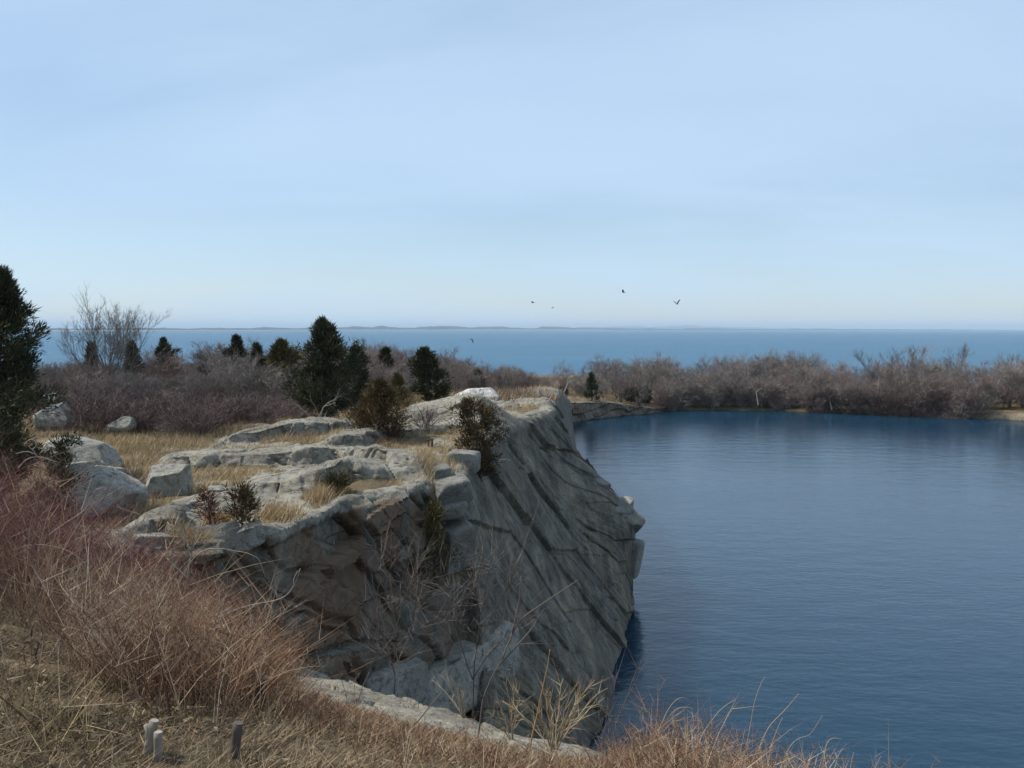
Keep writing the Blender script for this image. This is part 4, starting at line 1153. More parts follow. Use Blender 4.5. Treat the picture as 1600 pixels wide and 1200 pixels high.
far_var = [bare_variant(200 + i, None, TWIG_GREY if i % 2 else TWIG_RED, True, H=7.0, stems=3 + i % 3, r0=.10, fan=.42, spread=.52 + .06 * (i % 3), kids=(9, 6, 6), levels=3, twig=1.0, twig_r=.015, up=.45, first=.16) for i in range(8)]
tall_far = [bare_variant(230 + i, None, TWIG_GREY, True, H=8.5, stems=1 + (i == 1), r0=.15, fan=.18, spread=.5, kids=(10, 7, 5), levels=3, twig=.9, twig_r=.024, up=.5, first=.40) for i in range(3)]
shrub_var = [bare_variant(260 + i, None, (TWIG_GREY, TWIG_RED, TWIG_GREY, TWIG_MAROON)[i % 4], True, H=2.6, stems=9, r0=.026, fan=.65, spread=.55, kids=(7, 5, 5), levels=3, twig=.4, twig_r=.011, up=.3, first=.10) for i in range(8)]
near_var = [bare_variant(290 + i, (BARK_GREY, BARK_DARK)[i % 2], (TWIG_GREY, TWIG_RED, TWIG_GREY)[i % 3], False, H=2.6, stems=6, r0=.026, fan=.55, spread=.5, kids=(7, 5, 4), levels=3, twig=.3, twig_r=.006, up=.35, first=.15) for i in range(6)]
low_var = [bare_variant(320 + i, None, (TWIG_MAROON, TWIG_MAROON, TWIG_RED)[i % 3], True, H=0.8, stems=16, r0=.010, fan=.75, spread=.5, kids=(5, 4), levels=2, twig=.2, twig_r=.005, up=.25, first=.15) for i in range(5)]
far_var, tall_far, shrub_var, low_var = ([v_[0] for v_ in q_] for q_ in (far_var, tall_far, shrub_var, low_var))

rd = random.Random(5)
TOP_FAR = ([815, 830, 850, 875, 905, 925, 950, 985, 1010, 1040, 1060, 1100, 1125, 1160, 1200, 1250, 1290, 1320, 1345, 1370, 1400, 1430, 1460, 1490, 1520, 1550, 1580, 1640],
           [598, 592, 577, 568, 584, 562, 556, 567, 559, 560, 572, 568, 557, 559, 552, 552, 565, 570, 578, 566, 562, 562, 566, 562, 570, 570, 558, 553])
def at_h(me, loc, px, top, d):
    c = np.empty(len(me.vertices) * 3, np.float32); me.vertices.foreach_get('co', c)
    h = float(np.percentile(c.reshape(-1, 3)[:, 2], 99.0))
    return max(0.2, (float(D(px, top, d)[2]) - loc.z) / h)
def far_place(px):
    return 'left of the toppled white trunk' if px < 1180 else ('near the tall bare trees' if px < 1470 else 'right of the tall bare trees')
def kind_of(me): return 'reddish' if me.materials[0].name.startswith('budding') else ('maroon' if me.materials[0].name.startswith('maroon') else 'grey')
for row, (d_off, cnt) in enumerate(((3.0, 44), (8.0, 46), (14.0, 46), (20.0, 40))):
    for i in range(cnt):
        px = 905 + (1650 - 905) * (i + rd.uniform(.1, .9)) / cnt
        if row == 0 and px > 1535: continue
        x = (px - 800) / FPX * 133
        d = float(y_shore(np.array(x))) + d_off + rd.uniform(-2, 2.5)
        loc = at(px, d)
        me = far_var[rd.randrange(8)]
        top = np.interp(px, *TOP_FAR) + (rd.uniform(14, 44), rd.uniform(2, 26), rd.uniform(-4, 14), rd.uniform(-8, 4))[row]
        k = at_h(me, loc, px, top, d)
        w_ = k * rd.uniform(1.0, 1.5)
        lb = f"{kind_of(me)} leafless far-shore tree, {'front' if row < 2 else 'back'} row, {far_place(px)}"
        place('bare_tree', (me,), loc, lb, 'tree', 'bare trees crowding the far shore', (w_, w_, k), rd.uniform(0, 6.28))
lab = ['slender bare tree, leftmost of the four rising above the far thicket', 'bare tree with an open fan of limbs, second of the four above the far thicket', 'pale-limbed bare tree, third of the four rising above the far thicket', 'wide-crowned bare tree beside the dark evergreen on the far shore']
for i, (px, top, d) in enumerate(((1376, 546, 141), (1402, 543, 144), (1432, 539, 142), (1490, 538, 140))):
    loc = at(px, d); me = tall_far[i % 3]; k = at_h(me, loc, px, top, d)
    place('bare_tree', (me,), loc, lab[i], 'tree', 'tall bare trees above the far thicket', (k * 1.1, k * 1.1, k), i * 1.3)
loc = at(1250, 143); me = tall_far[0]; k = at_h(me, loc, 1250, 551, 143)
place('bare_tree', (me,), loc, 'bare tree standing a little higher than the middle of the far thicket', 'tree', 'tall bare trees above the far thicket', (k, k, k), 2.2)
# rounded trees on the bank left of the far corner
for px, top, d, me, lb in ((875, 566, 128, far_var[2], 'rounded bare tree alone against the sea beyond the far bank'), (948, 556, 136, far_var[4], 'wide dome-shaped bare tree behind the far rock bank'), (1015, 559, 140, far_var[1], 'bare tree with pale yellowish twigs behind the far rock bank')):
    loc = at(px, d); k = at_h(me, loc, px, top, d)
    place('bare_tree', (me,), loc, lb, 'tree', 'rounded bare trees behind the far bank', (k * 1.25, k * 1.25, k), rd.uniform(0, 6))
# bushes at the water's edge on the far shore
for i in range(150):
    px = 1030 + (1530 - 1030) * (i + rd.random()) / 150 if i % 2 else rd.uniform(1040, 1650)
    dd_ = rd.uniform(.4, 2.5) if i % 2 else rd.uniform(2, 14)
    if px > 1530: dd_ += 3.5
    d = float(y_shore(np.array((px - 800) / FPX * 132))) + dd_
    loc = at(px, d); me = shrub_var[rd.randrange(8)]; k = rd.uniform(.7, 1.5)
    lb = f"low leafless {kind_of(me)} bush {'overhanging the far waterline' if i % 2 else 'under the far trees'}, {far_place(px)}"
    place('bush', (me,), loc, lb, 'bush', 'leafless bushes along the far waterline', (k * 1.3, k * 1.3, k), rd.uniform(0, 6))
# scrub between the headland and the sea
TOP_L = ([60, 90, 130, 200, 230, 300, 340, 400, 440, 470, 540, 580, 620, 650, 700, 730, 760, 800, 840, 900], [578, 566, 566, 562, 549, 548, 541, 538, 538, 552, 547, 534, 549, 556, 546, 557, 576, 574, 586, 592])
for i in range(230):
    px = rd.uniform(40, 830) if i % 3 else rd.uniform(480, 825)
    fr = np.interp(px, [40, 450, 600, 700, 900], [34, 38, 43, 52, 75])
    d = fr + (105 - fr) * rd.random() ** 1.5 if px < 770 else rd.uniform(75, 130)
    loc = at(px, d); me = shrub_var[rd.randrange(8)]
    top = np.interp(px, *TOP_L) + rd.uniform(-4, 22) + (d < fr + 8) * rd.uniform(14, 45)
    k = at_h(me, loc, px, top, d); k = min(max(k, .5), 2.7)
    w_ = k * rd.uniform(.9, 1.35)
    wh = 'left of the broad cedar' if px < 450 else ('between the broad cedar and the white boulder' if px < 715 else 'between the white boulder and the far bank')
    place('shrub', (me,), loc, f"leafless {kind_of(me)} shrub in the scrub {wh}", 'shrub', 'leafless shrubs between the headland and the sea', (w_, w_, k), rd.uniform(0, 6))
for i in range(64):
    px = rd.uniform(835, 915) if i % 2 else rd.uniform(780, 880); d = rd.uniform(126, 150)
    loc = at(px, d); me = shrub_var[rd.randrange(8)]; k = at_h(me, loc, px, rd.uniform(590, 612), d)
    k = min(max(k, .4), 2.4)
    place('shrub', (me,), loc, f"leafless {kind_of(me)} shrub behind the tan grass of the far bank", 'shrub', 'leafless shrubs behind the far bank', (k * 1.3, k * 1.3, k), rd.uniform(0, 6))
# nearer shrubs, one by one
NEAR = [(345, 548, 41, 2, 'tangled grey shrub with pale limbs left of the three cedars'), (300, 575, 36, 1, 'pinkish leafless shrub with pale stems in front of the scrub'), (405, 585, 38, 0, 'spreading reddish shrub below the rounded cedar'), (582, 540, 41, 4, 'tall pinkish shrub right of the broad cedar'),
        (715, 556, 50, 1, 'feathery bare shrub right of the lopsided cedar'), (640, 565, 47, 3, 'thin bare shrub behind the slim cedar'), (225, 590, 40, 0, 'grey shrub at the foot of the tall bare tree'), (110, 585, 40, 2, 'grey shrub between the tall cedar and the tall bare tree'),
        (440, 575, 40, 5, 'dull mauve shrub under the olive cedar'), (800, 574, 78, 2, 'fan-shaped bare shrub above the far end of the headland'), (255, 600, 35, 3, 'low tangled shrub among the maroon scrub'), (150, 600, 36, 5, 'twiggy shrub in front of the tall bare tree')]
for px, top, d, v, lb in NEAR:
    loc = at(px, d); ms = near_var[v]; k = at_h(ms[1], loc, px, top, d)
    place('shrub', ms, loc, lb, 'shrub', 'single shrubs in front of the scrub', (k, k, k), px * 1.7)
loc = Vector(D(664, 675, 31.0)); loc.z = float(gz(loc.x, 31.0)[0])
rs = bare_variant(350, BARK_DARK, TWIG_MAROON, False, H=.75, stems=26, r0=.009, fan=.95, spread=.5, kids=(6, 5), levels=2, twig=.2, twig_r=.0045, up=.15, first=.15)
place('shrub', rs, loc, 'round purplish bush on the rock in front of the dome', 'shrub', None, (1.15, 1, 1))
loc = at(205, 21.8); place('shrub', rs, loc, 'low purplish bush between the boulders and the squared block', 'shrub', None, (.55, .55, .5), 1.0)
GLW = 'low maroon bushes along the front of the scrub'
for i in range(110):
    px = rd.uniform(60, 470)
    d = rd.uniform(29.5, 37) if px < 330 else rd.uniform(32.5, 39)
    loc = at(px, d); me = low_var[rd.randrange(5)]; k = rd.uniform(.8, 1.5)
    place('heath_bush', (me,), loc, 'low maroon bush in the dark band ' + ('before the tall bare tree' if px < 240 else 'between the tall bare tree and the broad cedar'), 'heath bush', GLW, (k * 1.5, k * 1.5, k), rd.uniform(0, 6))
# bleached dead limbs below the broad cedar
dead = grow(377, H=1.6, stems=5, r0=.035, fan=1.3, spread=.6, kids=(4, 3), levels=2, twig=.3, twig_r=.010, up=-.05, first=.3)
loc = at(497, 33.6)
o = empty('dead_shrub', loc, 'bleached dead shrub spread under the broad cedar', 'dead shrub'); link('trunk', dead[0].mesh('trunk', BARK_PALE), o); link('twigs', dead[1].mesh('twigs', BARK_GREY), o)
for px, py0, py1, dxp, d, lb in ((1362, 645, 588, 12, 130, 'white leaning dead trunk at the far waterline'), (1498, 650, 612, 40, 126, 'dead trunk toppled towards the water near the right end of the far shore'), (1300, 636, 610, -14, 131, 'pale broken stem leaning over the far waterline'), (880, 612, 590, 8, 112, 'white dead stem in the scrub beyond the far bank'), (1185, 628, 600, -12, 131, 'pale leaning stem in the middle of the far thicket')):
    g = Geo(); a = D(px, py0, d); b = D(px + dxp, py1, d)
    m_ = (a + b) / 2 + np.array((.25, 0, .1))
    g.tube([a - np.array((0, 0, .4)), m_, b], [.10, .07, .03], 6, .5)
    g.tube([m_, m_ + np.array((.5, .2, .4)), m_ + np.array((1.0, .3, .7))], [.05, .03, .01], 5, .5)
    tag(link('dead_tree', g.mesh('dead_tree', BARK_PALE)), lb, 'dead tree')

# ------------------------------------------------------------------ grass (nobody could count it)
def scatter(n, x0, x1, y0, y1, keep):
    x = rng.uniform(x0, x1, n); y = rng.uniform(y0, y1, n)
    z, rock, cut, hm = heights(x, y)
    k = keep(x, y, z, rock, cut, hm)
    return x[k], y[k], z[k]
def patch_noise(x, y, s=0.8, sd=44): return 0.6 * vnoise(xy3(x, y, s), sd) + 0.4 * vnoise(xy3(x, y, s * 2.7), sd + 1)
# straw on the plateau
g = Geo()
x, y, z = scatter(150000, -19, 3.5, 15.5, 40, lambda x, y, z, r, c, h: (r < .5) & (c < .1) & (z > 7.6) & (patch_noise(x, y) + rng.normal(0, .18, len(x)) > -0.02) & (np.abs(x) < y * .62))
x, y, z = x[:42000], y[:42000], z[:42000]
n = len(x); hgt = (0.10 + 0.16 * rng.random(n)) * (0.8 + 0.5 * (patch_noise(x, y, .5, 47) > .2))
g.blades(np.stack([x, y, z - .02], -1), np.stack([rng.normal(0, .45, n) * hgt + .25 * hgt, rng.normal(0, .45, n) * hgt, hgt], -1), .016, np.clip(.5 + .3 * patch_noise(x, y, 1.1, 49) + rng.normal(0, .2, n), 0, 1))
# taller tufts the photograph singles out
TUFTS = [(210, 708, 60, 9, .40), (290, 700, 50, 7, .35), (445, 662, 16, 6, .35), (435, 800, 38, 9, .35), (500, 775, 16, 7, .3), (690, 737, 34, 14, .28), (625, 711, 50, 5, .25), (515, 683, 26, 4, .2), (400, 707, 80, 5, .2), (685, 622, 50, 8, .5), (800, 632, 60, 4, .3), (920, 622, 40, 4, .5), (235, 790, 26, 9, .25), (345, 812, 20, 6, .25), (670, 745, 20, 10, .25), (560, 790, 30, 5, .15), (290, 835, 40, 8, .25), (380, 745, 70, 5, .12), (330, 760, 40, 6, .12), (720, 705, 20, 8, .25)]
for px, py, rx, ry, hh in TUFTS:
    m_ = 520 if py > 640 else 900
    a = px + rx * rng.normal(0, .5, m_); b = py + ry * rng.normal(0, .5, m_)
    zr = 8.3 if py > 690 else 8.6
    if px > 780: zr = 7.0
    if px > 880: zr = 3.6
    P = G(a, b, zr); q = np.clip(P[:, 1], 12, 125); xq = P[:, 0] * q / P[:, 1]
    zq, rk, ct, _ = heights(xq, q)
    ok = (zq > (7.0 if px < 780 else 2.0)); xq, q, zq = xq[ok], q[ok], zq[ok]; n = len(q)
    h_ = hh * (.5 + .7 * rng.random(n)); w_ = .014 * np.maximum(1, q / 28)
    g.blades(np.stack([xq, q, zq - .02], -1), np.stack([rng.normal(0, .35, n) * h_ + .2 * h_, rng.normal(0, .35, n) * h_, h_], -1), w_, np.clip(.62 + rng.normal(0, .2, n), 0, 1))
tag(link('dry_grass', g.mesh('dry_grass', STRAW)), 'tan tufts of dry grass in the hollows of the plateau', 'grass', None, 'stuff')
# far bank grass
g = Geo()
x, y, z = scatter(40000, -12, 24, 40, 140, lambda x, y, z, r, c, h: (r < .5) & (z > 1.5) & (x > ip(y, RY, R_F) - 16) & (x < 24) & (rng.random(len(x)) < .5))
n = len(x); hgt = .25 + .35 * rng.random(n)
g.blades(np.stack([x, y, z - .03], -1), np.stack([rng.normal(0, .3, n) * hgt, rng.normal(0, .3, n) * hgt, hgt], -1), .05, np.clip(.55 + rng.normal(0, .25, n), 0, 1))
tag(link('bank_grass', g.mesh('bank_grass', STRAW)), 'tan grass on the bank at the far end of the headland', 'grass', None, 'stuff')
# ground litter of twigs under the scrub
g = Geo()
x, y, z = scatter(60000, -40, 6, 28.5, 90, lambda x, y, z, r, c, h: (r < .5) & (np.abs(x) < y * .62) & ((x < -6) | (y > 44)) & (rng.random(len(x)) < 40 / y * .9))
n = len(x); hgt = .25 + .45 * rng.random(n)
g.spikes(np.stack([x, y, z - .03], -1), np.stack([x + rng.normal(0, .25, n), y + rng.normal(0, .25, n), z + hgt], -1), .006 * np.maximum(1, y / 35), rng.random(n))
tag(link('undergrowth', g.mesh('undergrowth', TWIG_MAROON)), 'dark maroon undergrowth below the scrub', 'undergrowth', None, 'stuff')
# winter turf at the camera's feet
g = Geo()
x, y, z = scatter(150000, -5.2, 2.2, 2.6, 8.2, lambda x, y, z, r, c, h: (np.abs(x) < y * .66 + .4) & (rng.random(len(x)) < np.clip(6.0 / (y * y) * 2.2, .18, 1)))
x, y, z = x[:85000], y[:85000], z[:85000]
n = len(x); hgt = .022 + .045 * rng.random(n) + .03 * (patch_noise(x, y, 1.3, 53) > .15)
g.blades(np.stack([x, y, z - .005], -1), np.stack([rng.normal(0, .9, n) * hgt + .4 * hgt, rng.normal(0, .9, n) * hgt, hgt], -1), .0055, np.clip(.46 + .42 * patch_noise(x, y, 1.0, 55) + rng.normal(0, .2, n), 0, 1))
x, y, z = scatter(12000, -5, 2.2, 2.7, 8.0, lambda x, y, z, r, c, h: (np.abs(x) < y * .66 + .3) & (patch_noise(x, y, 1.5, 58) > -.1))
m_ = len(x)
g.blades(np.stack([x, y, z + .012 + .02 * rng.random(m_)], -1), np.stack([rng.normal(0, .03, m_), rng.normal(0, .03, m_), rng.normal(0, .010, m_)], -1), .014 * (.4 + rng.random(m_)), np.clip(rng.normal(.5, .35, m_), 0, 1))
x, y, z = scatter(1500, -5, 2.2, 2.7, 8.0, lambda x, y, z, r, c, h: np.abs(x) < y * .66 + .3)
m_ = len(x); e_ = np.stack([rng.normal(0, .16, m_), rng.normal(0, .16, m_), rng.normal(0, .03, m_)], -1)
g.spikes(np.stack([x, y, z + .03], -1), np.stack([x, y, z + .03], -1) + e_, .0028, rng.random(m_))
tag(link('turf', g.mesh('turf', TURF)), 'short mossy winter turf in the bottom left corner', 'grass', None, 'stuff')

# ------------------------------------------------------------------ red-brown brush on the slope
def brush_limit(px): return np.interp(px, [-200, -30, 60, 120, 200, 300, 400, 450, 500, 600, 680, 760, 850, 930, 985, 1010, 1060, 1200, 1330, 1500], [690, 708, 745, 805, 880, 935, 1000, 1082, 1102, 1132, 1152, 1172, 1190, 1202, 1175, 1145, 1112, 1150, 1210, 1260])
def rowof(z_, y_): return 513 + (12 - z_) * FPX / y_
g = Geo(); gc = Geo()
NC = 4300
cx = rng.uniform(-9.5, 4.5, NC); cyy = 3.7 + 13.0 * rng.random(NC) ** 0.85
cx[:1100] = rng.uniform(-2.6, 3.4, 1100); cyy[:1100] = rng.uniform(4.2, 8.6, 1100)
ns = rng.integers(3, 14, NC)
ci = np.repeat(np.arange(NC), ns); n = len(ci)
ca = rng.uniform(0, 6.2832, n); cl = np.abs(rng.normal(0, .30, n)) + .05
x = cx[ci] + np.cos(ca) * cl * .30; y = cyy[ci] + np.sin(ca) * cl * .30
z, rk, ct, hm = heights(x, y)
ppx = 800 + FPX * x / y
lim = brush_limit(ppx)
tall_ = (0.30 + 0.85 * rng.random(NC) ** 1.5 + (0.35 + 1.1 * rng.random(NC)) * sst(-2.6, -4.2, cx) * (rng.random(NC) < .75))[ci] * (.65 + .5 * rng.random(n))
tall_ *= np.where(x > -1, .62, 1)
hmax = (12 - (lim - 513) * y / FPX) - z
over = np.where(rng.random(n) < .09, rng.exponential(.13, n), rng.normal(0, .05, n)) * np.where((ppx > 430) & (ppx < 960), .35, 1)
h = np.minimum(tall_, np.maximum(hmax + over, 0))
open_t = (rowof(z, y) > np.interp(ppx, [-100, 0, 120, 230, 330, 430], [985, 985, 1075, 1130, 1200, 1260])) & (ppx < 430)
keep = (h > .13) & (np.abs(x) < y * .68 + .3) & (~open_t | (rng.random(n) < .03)) & ((rk < .5) | (rng.random(n) < .16)) & (hm > .5)
for sx_, sy_ in ((405, 1114), (368, 1188), (238, 1186)):
    sd_ = hit(sx_, sy_).y
    keep &= ~((np.abs(ppx - sx_) < 34) & (y < sd_ + .12) & (y > sd_ - 2.5))
x, y, z, h, ppx, ca, cl, ci = (q_[keep] for q_ in (x, y, z, h, ppx, ca, cl, ci))
n = len(x)
out_ = np.stack([np.cos(ca), np.sin(ca)], -1) * np.minimum(cl, .8)[:, None]
lean = out_ * 1.1 + rng.normal(0, .12, (n, 2)) + np.array((.06, 0))
d_ = np.stack([lean[:, 0] * h, lean[:, 1] * h, h], -1)
bd = np.stack([rng.normal(0, .18, n) * h + out_[:, 0] * h * .3, rng.normal(0, .18, n) * h, -.08 * h], -1)
cv = np.clip(.42 + .22 * patch_noise(cx, cyy, .7, 63) + rng.normal(0, .2, NC), 0, 1)
va = np.clip(cv[ci] + rng.normal(0, .22, n), 0, 1)
va = np.where(rng.random(n) < .05, rng.uniform(.8, 1, n), va)
crc = (patch_noise(cx, cyy, .5, 65) * .5 + (-cx - 3.4) * .33 + (cyy - 6.5) * .12 + rng.normal(0, .3, NC)) > .5
cr = crc[ci]
P = np.stack([x, y, z - .03], -1)
rr = (.0020 + .0026 * rng.random(n)) * np.maximum(.9, y / 9)
for gg, sel in ((g, ~cr), (gc, cr)):
    gg.stems(P[sel], d_[sel], bd[sel], rr[sel], va[sel])
    for t in (.22, .38, .5, .62, .74, .86):
        q = P[sel] + d_[sel] * t + bd[sel] * t * t
        m_ = len(q); l_ = h[sel] * (.46 - .3 * t) * (.4 + rng.random(m_))
        e = q + np.stack([rng.normal(0, .65, m_) * l_, rng.normal(0, .65, m_) * l_, (.55 + .5 * rng.random(m_)) * l_], -1)
        gg.spikes(q, e, rr[sel] * .55, np.clip(va[sel] + rng.normal(0, .1, m_), 0, 1))
        q2 = q + (e - q) * .5; e2 = q2 + np.stack([rng.normal(0, .6, m_) * l_, rng.normal(0, .6, m_) * l_, .4 * l_], -1) * .6
        gg.spikes(q2, e2, rr[sel] * .4, np.clip(va[sel] + rng.normal(0, .1, m_), 0, 1))
sel = (rng.random(n) < .042) & (h > .3) & (ppx < 1180)
h2 = np.minimum(h[sel] * 1.5, np.maximum((12 - (brush_limit(ppx[sel]) - 40 - 513) * y[sel] / FPX) - z[sel], .2)); m_ = len(h2)
lx = rng.normal(.08, .36, (m_, 2))
Pc = P[sel]; dc = np.stack([lx[:, 0] * h2, lx[:, 1] * h2, h2], -1); bc = np.stack([rng.normal(0, .4, m_) * h2, rng.normal(0, .3, m_) * h2, -.45 * h2 * rng.random(m_)], -1)
vc = rng.random(m_)
g.stems(Pc, dc, bc, (.0032 + .003 * rng.random(m_)) * np.maximum(.8, y[sel] / 9), vc, 6)
for t in (.4, .6, .75, .9):
    q = Pc + dc * t + bc * t * t; l_ = h2 * .4 * rng.random(m_)
    g.spikes(q, q + np.stack([rng.normal(0, .7, m_) * l_, rng.normal(0, .7, m_) * l_, .6 * l_], -1), .0024, vc)
tag(link('brush', g.mesh('brush', BRUSH)), 'tangled red-brown brush covering the near slope', 'brush', None, 'stuff')
tag(link('crimson_brush', gc.mesh('crimson_brush', CRIMSON)), 'crimson-stemmed brush at the left edge of the slope', 'brush', None, 'stuff')
# straw between the stems
g2 = Geo()
x, y, z = scatter(90000, -8, 4.2, 3.4, 15.5, lambda x, y, z, r, c, h: (np.abs(x) < y * .68 + .2) & ((r < .45) | (rng.random(len(x)) < .15)) & (h > .5) & (patch_noise(x, y, .9, 67) > -.1) & (rng.random(len(x)) < np.clip(7 / y, .3, 1)))
x, y, z = x[:17000], y[:17000], z[:17000]; n = len(x)
hg = .10 + .22 * rng.random(n)
hg = np.minimum(hg, np.maximum(.04, (12 - (brush_limit(800 + FPX * x / y) - 513) * y / FPX) - z))
g2.blades(np.stack([x, y, z - .02], -1), np.stack([rng.normal(0, .5, n) * hg, rng.normal(0, .5, n) * hg, hg], -1), .0055 * np.maximum(1, y / 7), np.clip(.42 + rng.normal(0, .25, n), 0, 1))
tag(link('straw', g2.mesh('straw', STRAW)), 'dry straw between the stems of the near brush', 'grass', None, 'stuff')
# thin brush on the bench below the shaded face
g3 = Geo()
x, y, z = scatter(14000, -6.2, -.6, 13.5, 22.5, lambda x, y, z, r, c, h: (h > .5) & (y > y_slab(x) - .3) & (z > 2.5) & ((y_bench(x) - y) < -1.3))
n = len(x); hg = .25 + .5 * rng.random(n)
g3.stems(np.stack([x, y, z - .03], -1), np.stack([rng.normal(.05, .25, n) * hg, rng.normal(0, .25, n) * hg, hg], -1), np.stack([rng.normal(0, .2, n) * hg, rng.normal(0, .2, n) * hg, 0 * hg], -1), .006, np.clip(.42 + rng.normal(0, .25, n), 0, 1))
tag(link('bench_brush', g3.mesh('bench_brush', BRUSH)), 'thin brush on the ledge below the shaded rock face', 'brush', None, 'stuff')

# ------------------------------------------------------------------ single canes, shrubs and saplings in front
def cane(name, runs, d, r, mat, label, cat, group=None, dd=0.0, rooted=True):
    """runs: list of point lists in the photo, the first is the main stem and is carried to the ground"""
    base = D(*runs[0][0], d)
    if rooted: base[2] = float(gz(base[0], base[1])[0])
    o = empty(name, Vector(base), label, cat, group)
    for i, run in enumerate(runs):
        ds = [d + dd * j for j in range(len(run))]
        P = np.array([D(p[0], p[1], q) for p, q in zip(run, ds)])
        if i == 0 and P[0, 2] > base[2]: P = np.concatenate([[base - np.array((0, 0, .05))], P])
        # smooth
        t = np.linspace(0, len(P) - 1, (len(P) - 1) * 4 + 1)
        Q = np.stack([np.interp(t, np.arange(len(P)), P[:, k]) for k in range(3)], -1)
        for _ in range(3): Q[1:-1] = (Q[:-2] + 2 * Q[1:-1] + Q[2:]) / 4
        Q += fbm(Q * 9 + d, 2, 71)[:, None] * np.array((1, .4, .6)) * r * .8
        gg = Geo(); gg.tube(Q - base, np.linspace(r * (1 if i == 0 else .7), r * .35, len(Q)), 6, .5)
        if i: rn = 'branch'
        else: rn = 'stem'
        link(rn, gg.mesh(rn, mat, True), o)
    return o
GC = 'arching canes in the near brush'
cane('bramble_cane', [[(322, 985), (335, 968), (355, 958), (400, 942), (440, 938), (460, 918), (470, 888)], [(462, 915), (458, 905), (466, 892)]], 8.4, .011, BARK_PALE, 'pale cane arching right and hooking up at its tip against the shaded cliff', 'cane', GC)
cane('bramble_cane', [[(58, 860), (66, 845), (95, 822), (134, 798), (144, 778), (148, 765), (162, 762)], [(88, 826), (80, 860), (74, 905)], [(134, 798), (148, 790), (165, 764)]], 9.0, .011, BARK_PALE, 'bleached forked cane rising across the large humped boulder', 'cane', GC)
cane('bramble_cane', [[(140, 915), (138, 890), (125, 872), (100, 856), (50, 849), (20, 860)]], 8.0, .009, BARK_PALE, 'reddish pale cane arching to the left over the brush', 'cane', GC)
cane('bramble_cane', [[(268, 945), (288, 895), (305, 868), (325, 857), (350, 858), (385, 864), (406, 872), (414, 902)]], 9.2, .010, BARK_PALE, 'thin pale cane arching right in front of the rock edge', 'cane', GC)
cane('bramble_cane', [[(28, 732), (40, 718), (57, 713), (75, 717), (90, 722)], [(57, 713), (50, 703), (45, 696)], [(50, 703), (57, 697), (55, 688), (48, 686), (41, 690)], [(52, 710), (45, 706), (35, 706), (25, 709)], [(62, 701), (72, 700), (75, 695), (71, 692)]], 12.0, .012, BARK_PALE, 'curled white vine hanging in front of the low dark cedar', 'vine', GC, rooted=False)
cane('bramble_cane', [[(262, 1155), (285, 1105), (308, 1050), (326, 995), (340, 955), (350, 935)], [(322, 1000), (312, 980), (308, 960)], [(334, 970), (352, 962), (368, 950)]], 6.4, .010, BARK_PALE, 'tall whitish stem leaning right among the brown shrubs', 'cane', GC)
cane('bramble_cane', [[(825, 1190), (834, 1140), (845, 1090), (855, 1045), (860, 1014)]], 8.2, .009, simple_mat('orange_stalk', [(0, (.36, .22, .09)), (1, (.36, .22, .09))]), 'orange-tan stalk standing up before the dark rock foot', 'stalk', GC)
cane('bramble_cane', [[(605, 1200), (638, 1146), (668, 1108), (690, 1082)]], 8.0, .009, BARK_GREY, 'bare grey stem leaning right over the sloping slab', 'cane', GC)
cane('bramble_cane', [[(545, 1195), (549, 1150), (560, 1090), (577, 1050)]], 8.5, .008, BARK_GREY, 'thin upright tan stem in front of the sloping slab', 'cane', GC)
cane('bare_sapling', [[(735, 1200), (748, 1150), (755, 1088), (770, 1055), (785, 1030)], [(755, 1090), (746, 1076), (735, 1062)], [(785, 1030), (800, 990), (815, 965), (850, 942), (905, 905)], [(800, 990), (812, 940), (814, 900)], [(778, 1045), (800, 1048), (797, 1040)], [(780, 1040), (830, 985), (852, 950)]], 10.2, .013, BARK_GREY, 'forked grey sapling leaning out over the dark water side of the cliff', 'sapling', 'saplings before the cliff')
cane('bare_sapling', [[(275, 1010), (282, 960), (292, 905), (300, 862), (311, 835), (312, 820)], [(300, 862), (285, 840), (262, 816)], [(292, 850), (284, 825), (276, 810)], [(292, 905), (275, 885), (262, 872)]], 9.0, .014, BARK_PALE, 'broken pale sapling with a forked top before the rock edge', 'sapling', 'saplings before the cliff')
# dark many-stemmed shrub and its neighbours
def cane_shrub(px, py, d, tips, r, mat, twigmat, label, name='bare_shrub', cat='shrub', twigs=14, group=None):
    b = D(px, py, d); b[2] = min(b[2], float(gz(b[0], b[1])[0]) + .02)
    o = empty(name, Vector(b), label, cat, group)
    rdd = np.random.default_rng(int(px + py)); T0, T1 = [], []
    for tx, ty in tips:
        e = D(tx, ty, d + rdd.uniform(-.5, .5)); m_ = b + (e - b) * .5 + np.array(((e[0] - b[0]) * -.12, 0, .10 * (e[2] - b[2]) + .05))
        t = np.linspace(0, 1, 9)[:, None]
        Q = (1 - t) ** 2 * b + 2 * t * (1 - t) * m_ + t * t * e
        Q[1:-1] += rdd.normal(0, .012, (7, 3))
        gg = Geo(); gg.tube(Q - b, np.linspace(r, r * .3, 9), 5, rdd.random()); link('stem', gg.mesh('stem', mat, True), o)
        k = rdd.integers(2, 8, twigs); q = Q[k] - b
        T0.append(q); T1.append(q + rdd.normal(0, .5, (twigs, 3)) * np.linalg.norm(e - b) * .25 + (e - b) * .22)
    gg = Geo(); gg.spikes(np.concatenate(T0), np.concatenate(T1), r * .3, rdd.random(len(tips) * twigs)); link('twigs', gg.mesh('twigs', twigmat), o)
    return o
GB = 'many-stemmed shrubs on the near slope'
cane_shrub(190, 1085, 6.6, [(118, 972), (160, 940), (205, 915), (245, 955), (285, 912), (275, 1000), (300, 960), (230, 900), (140, 1010)], .010, BARK_DARK, TWIG_RED, 'dark shrub whose stems fan out from one point above the turf', group=GB)
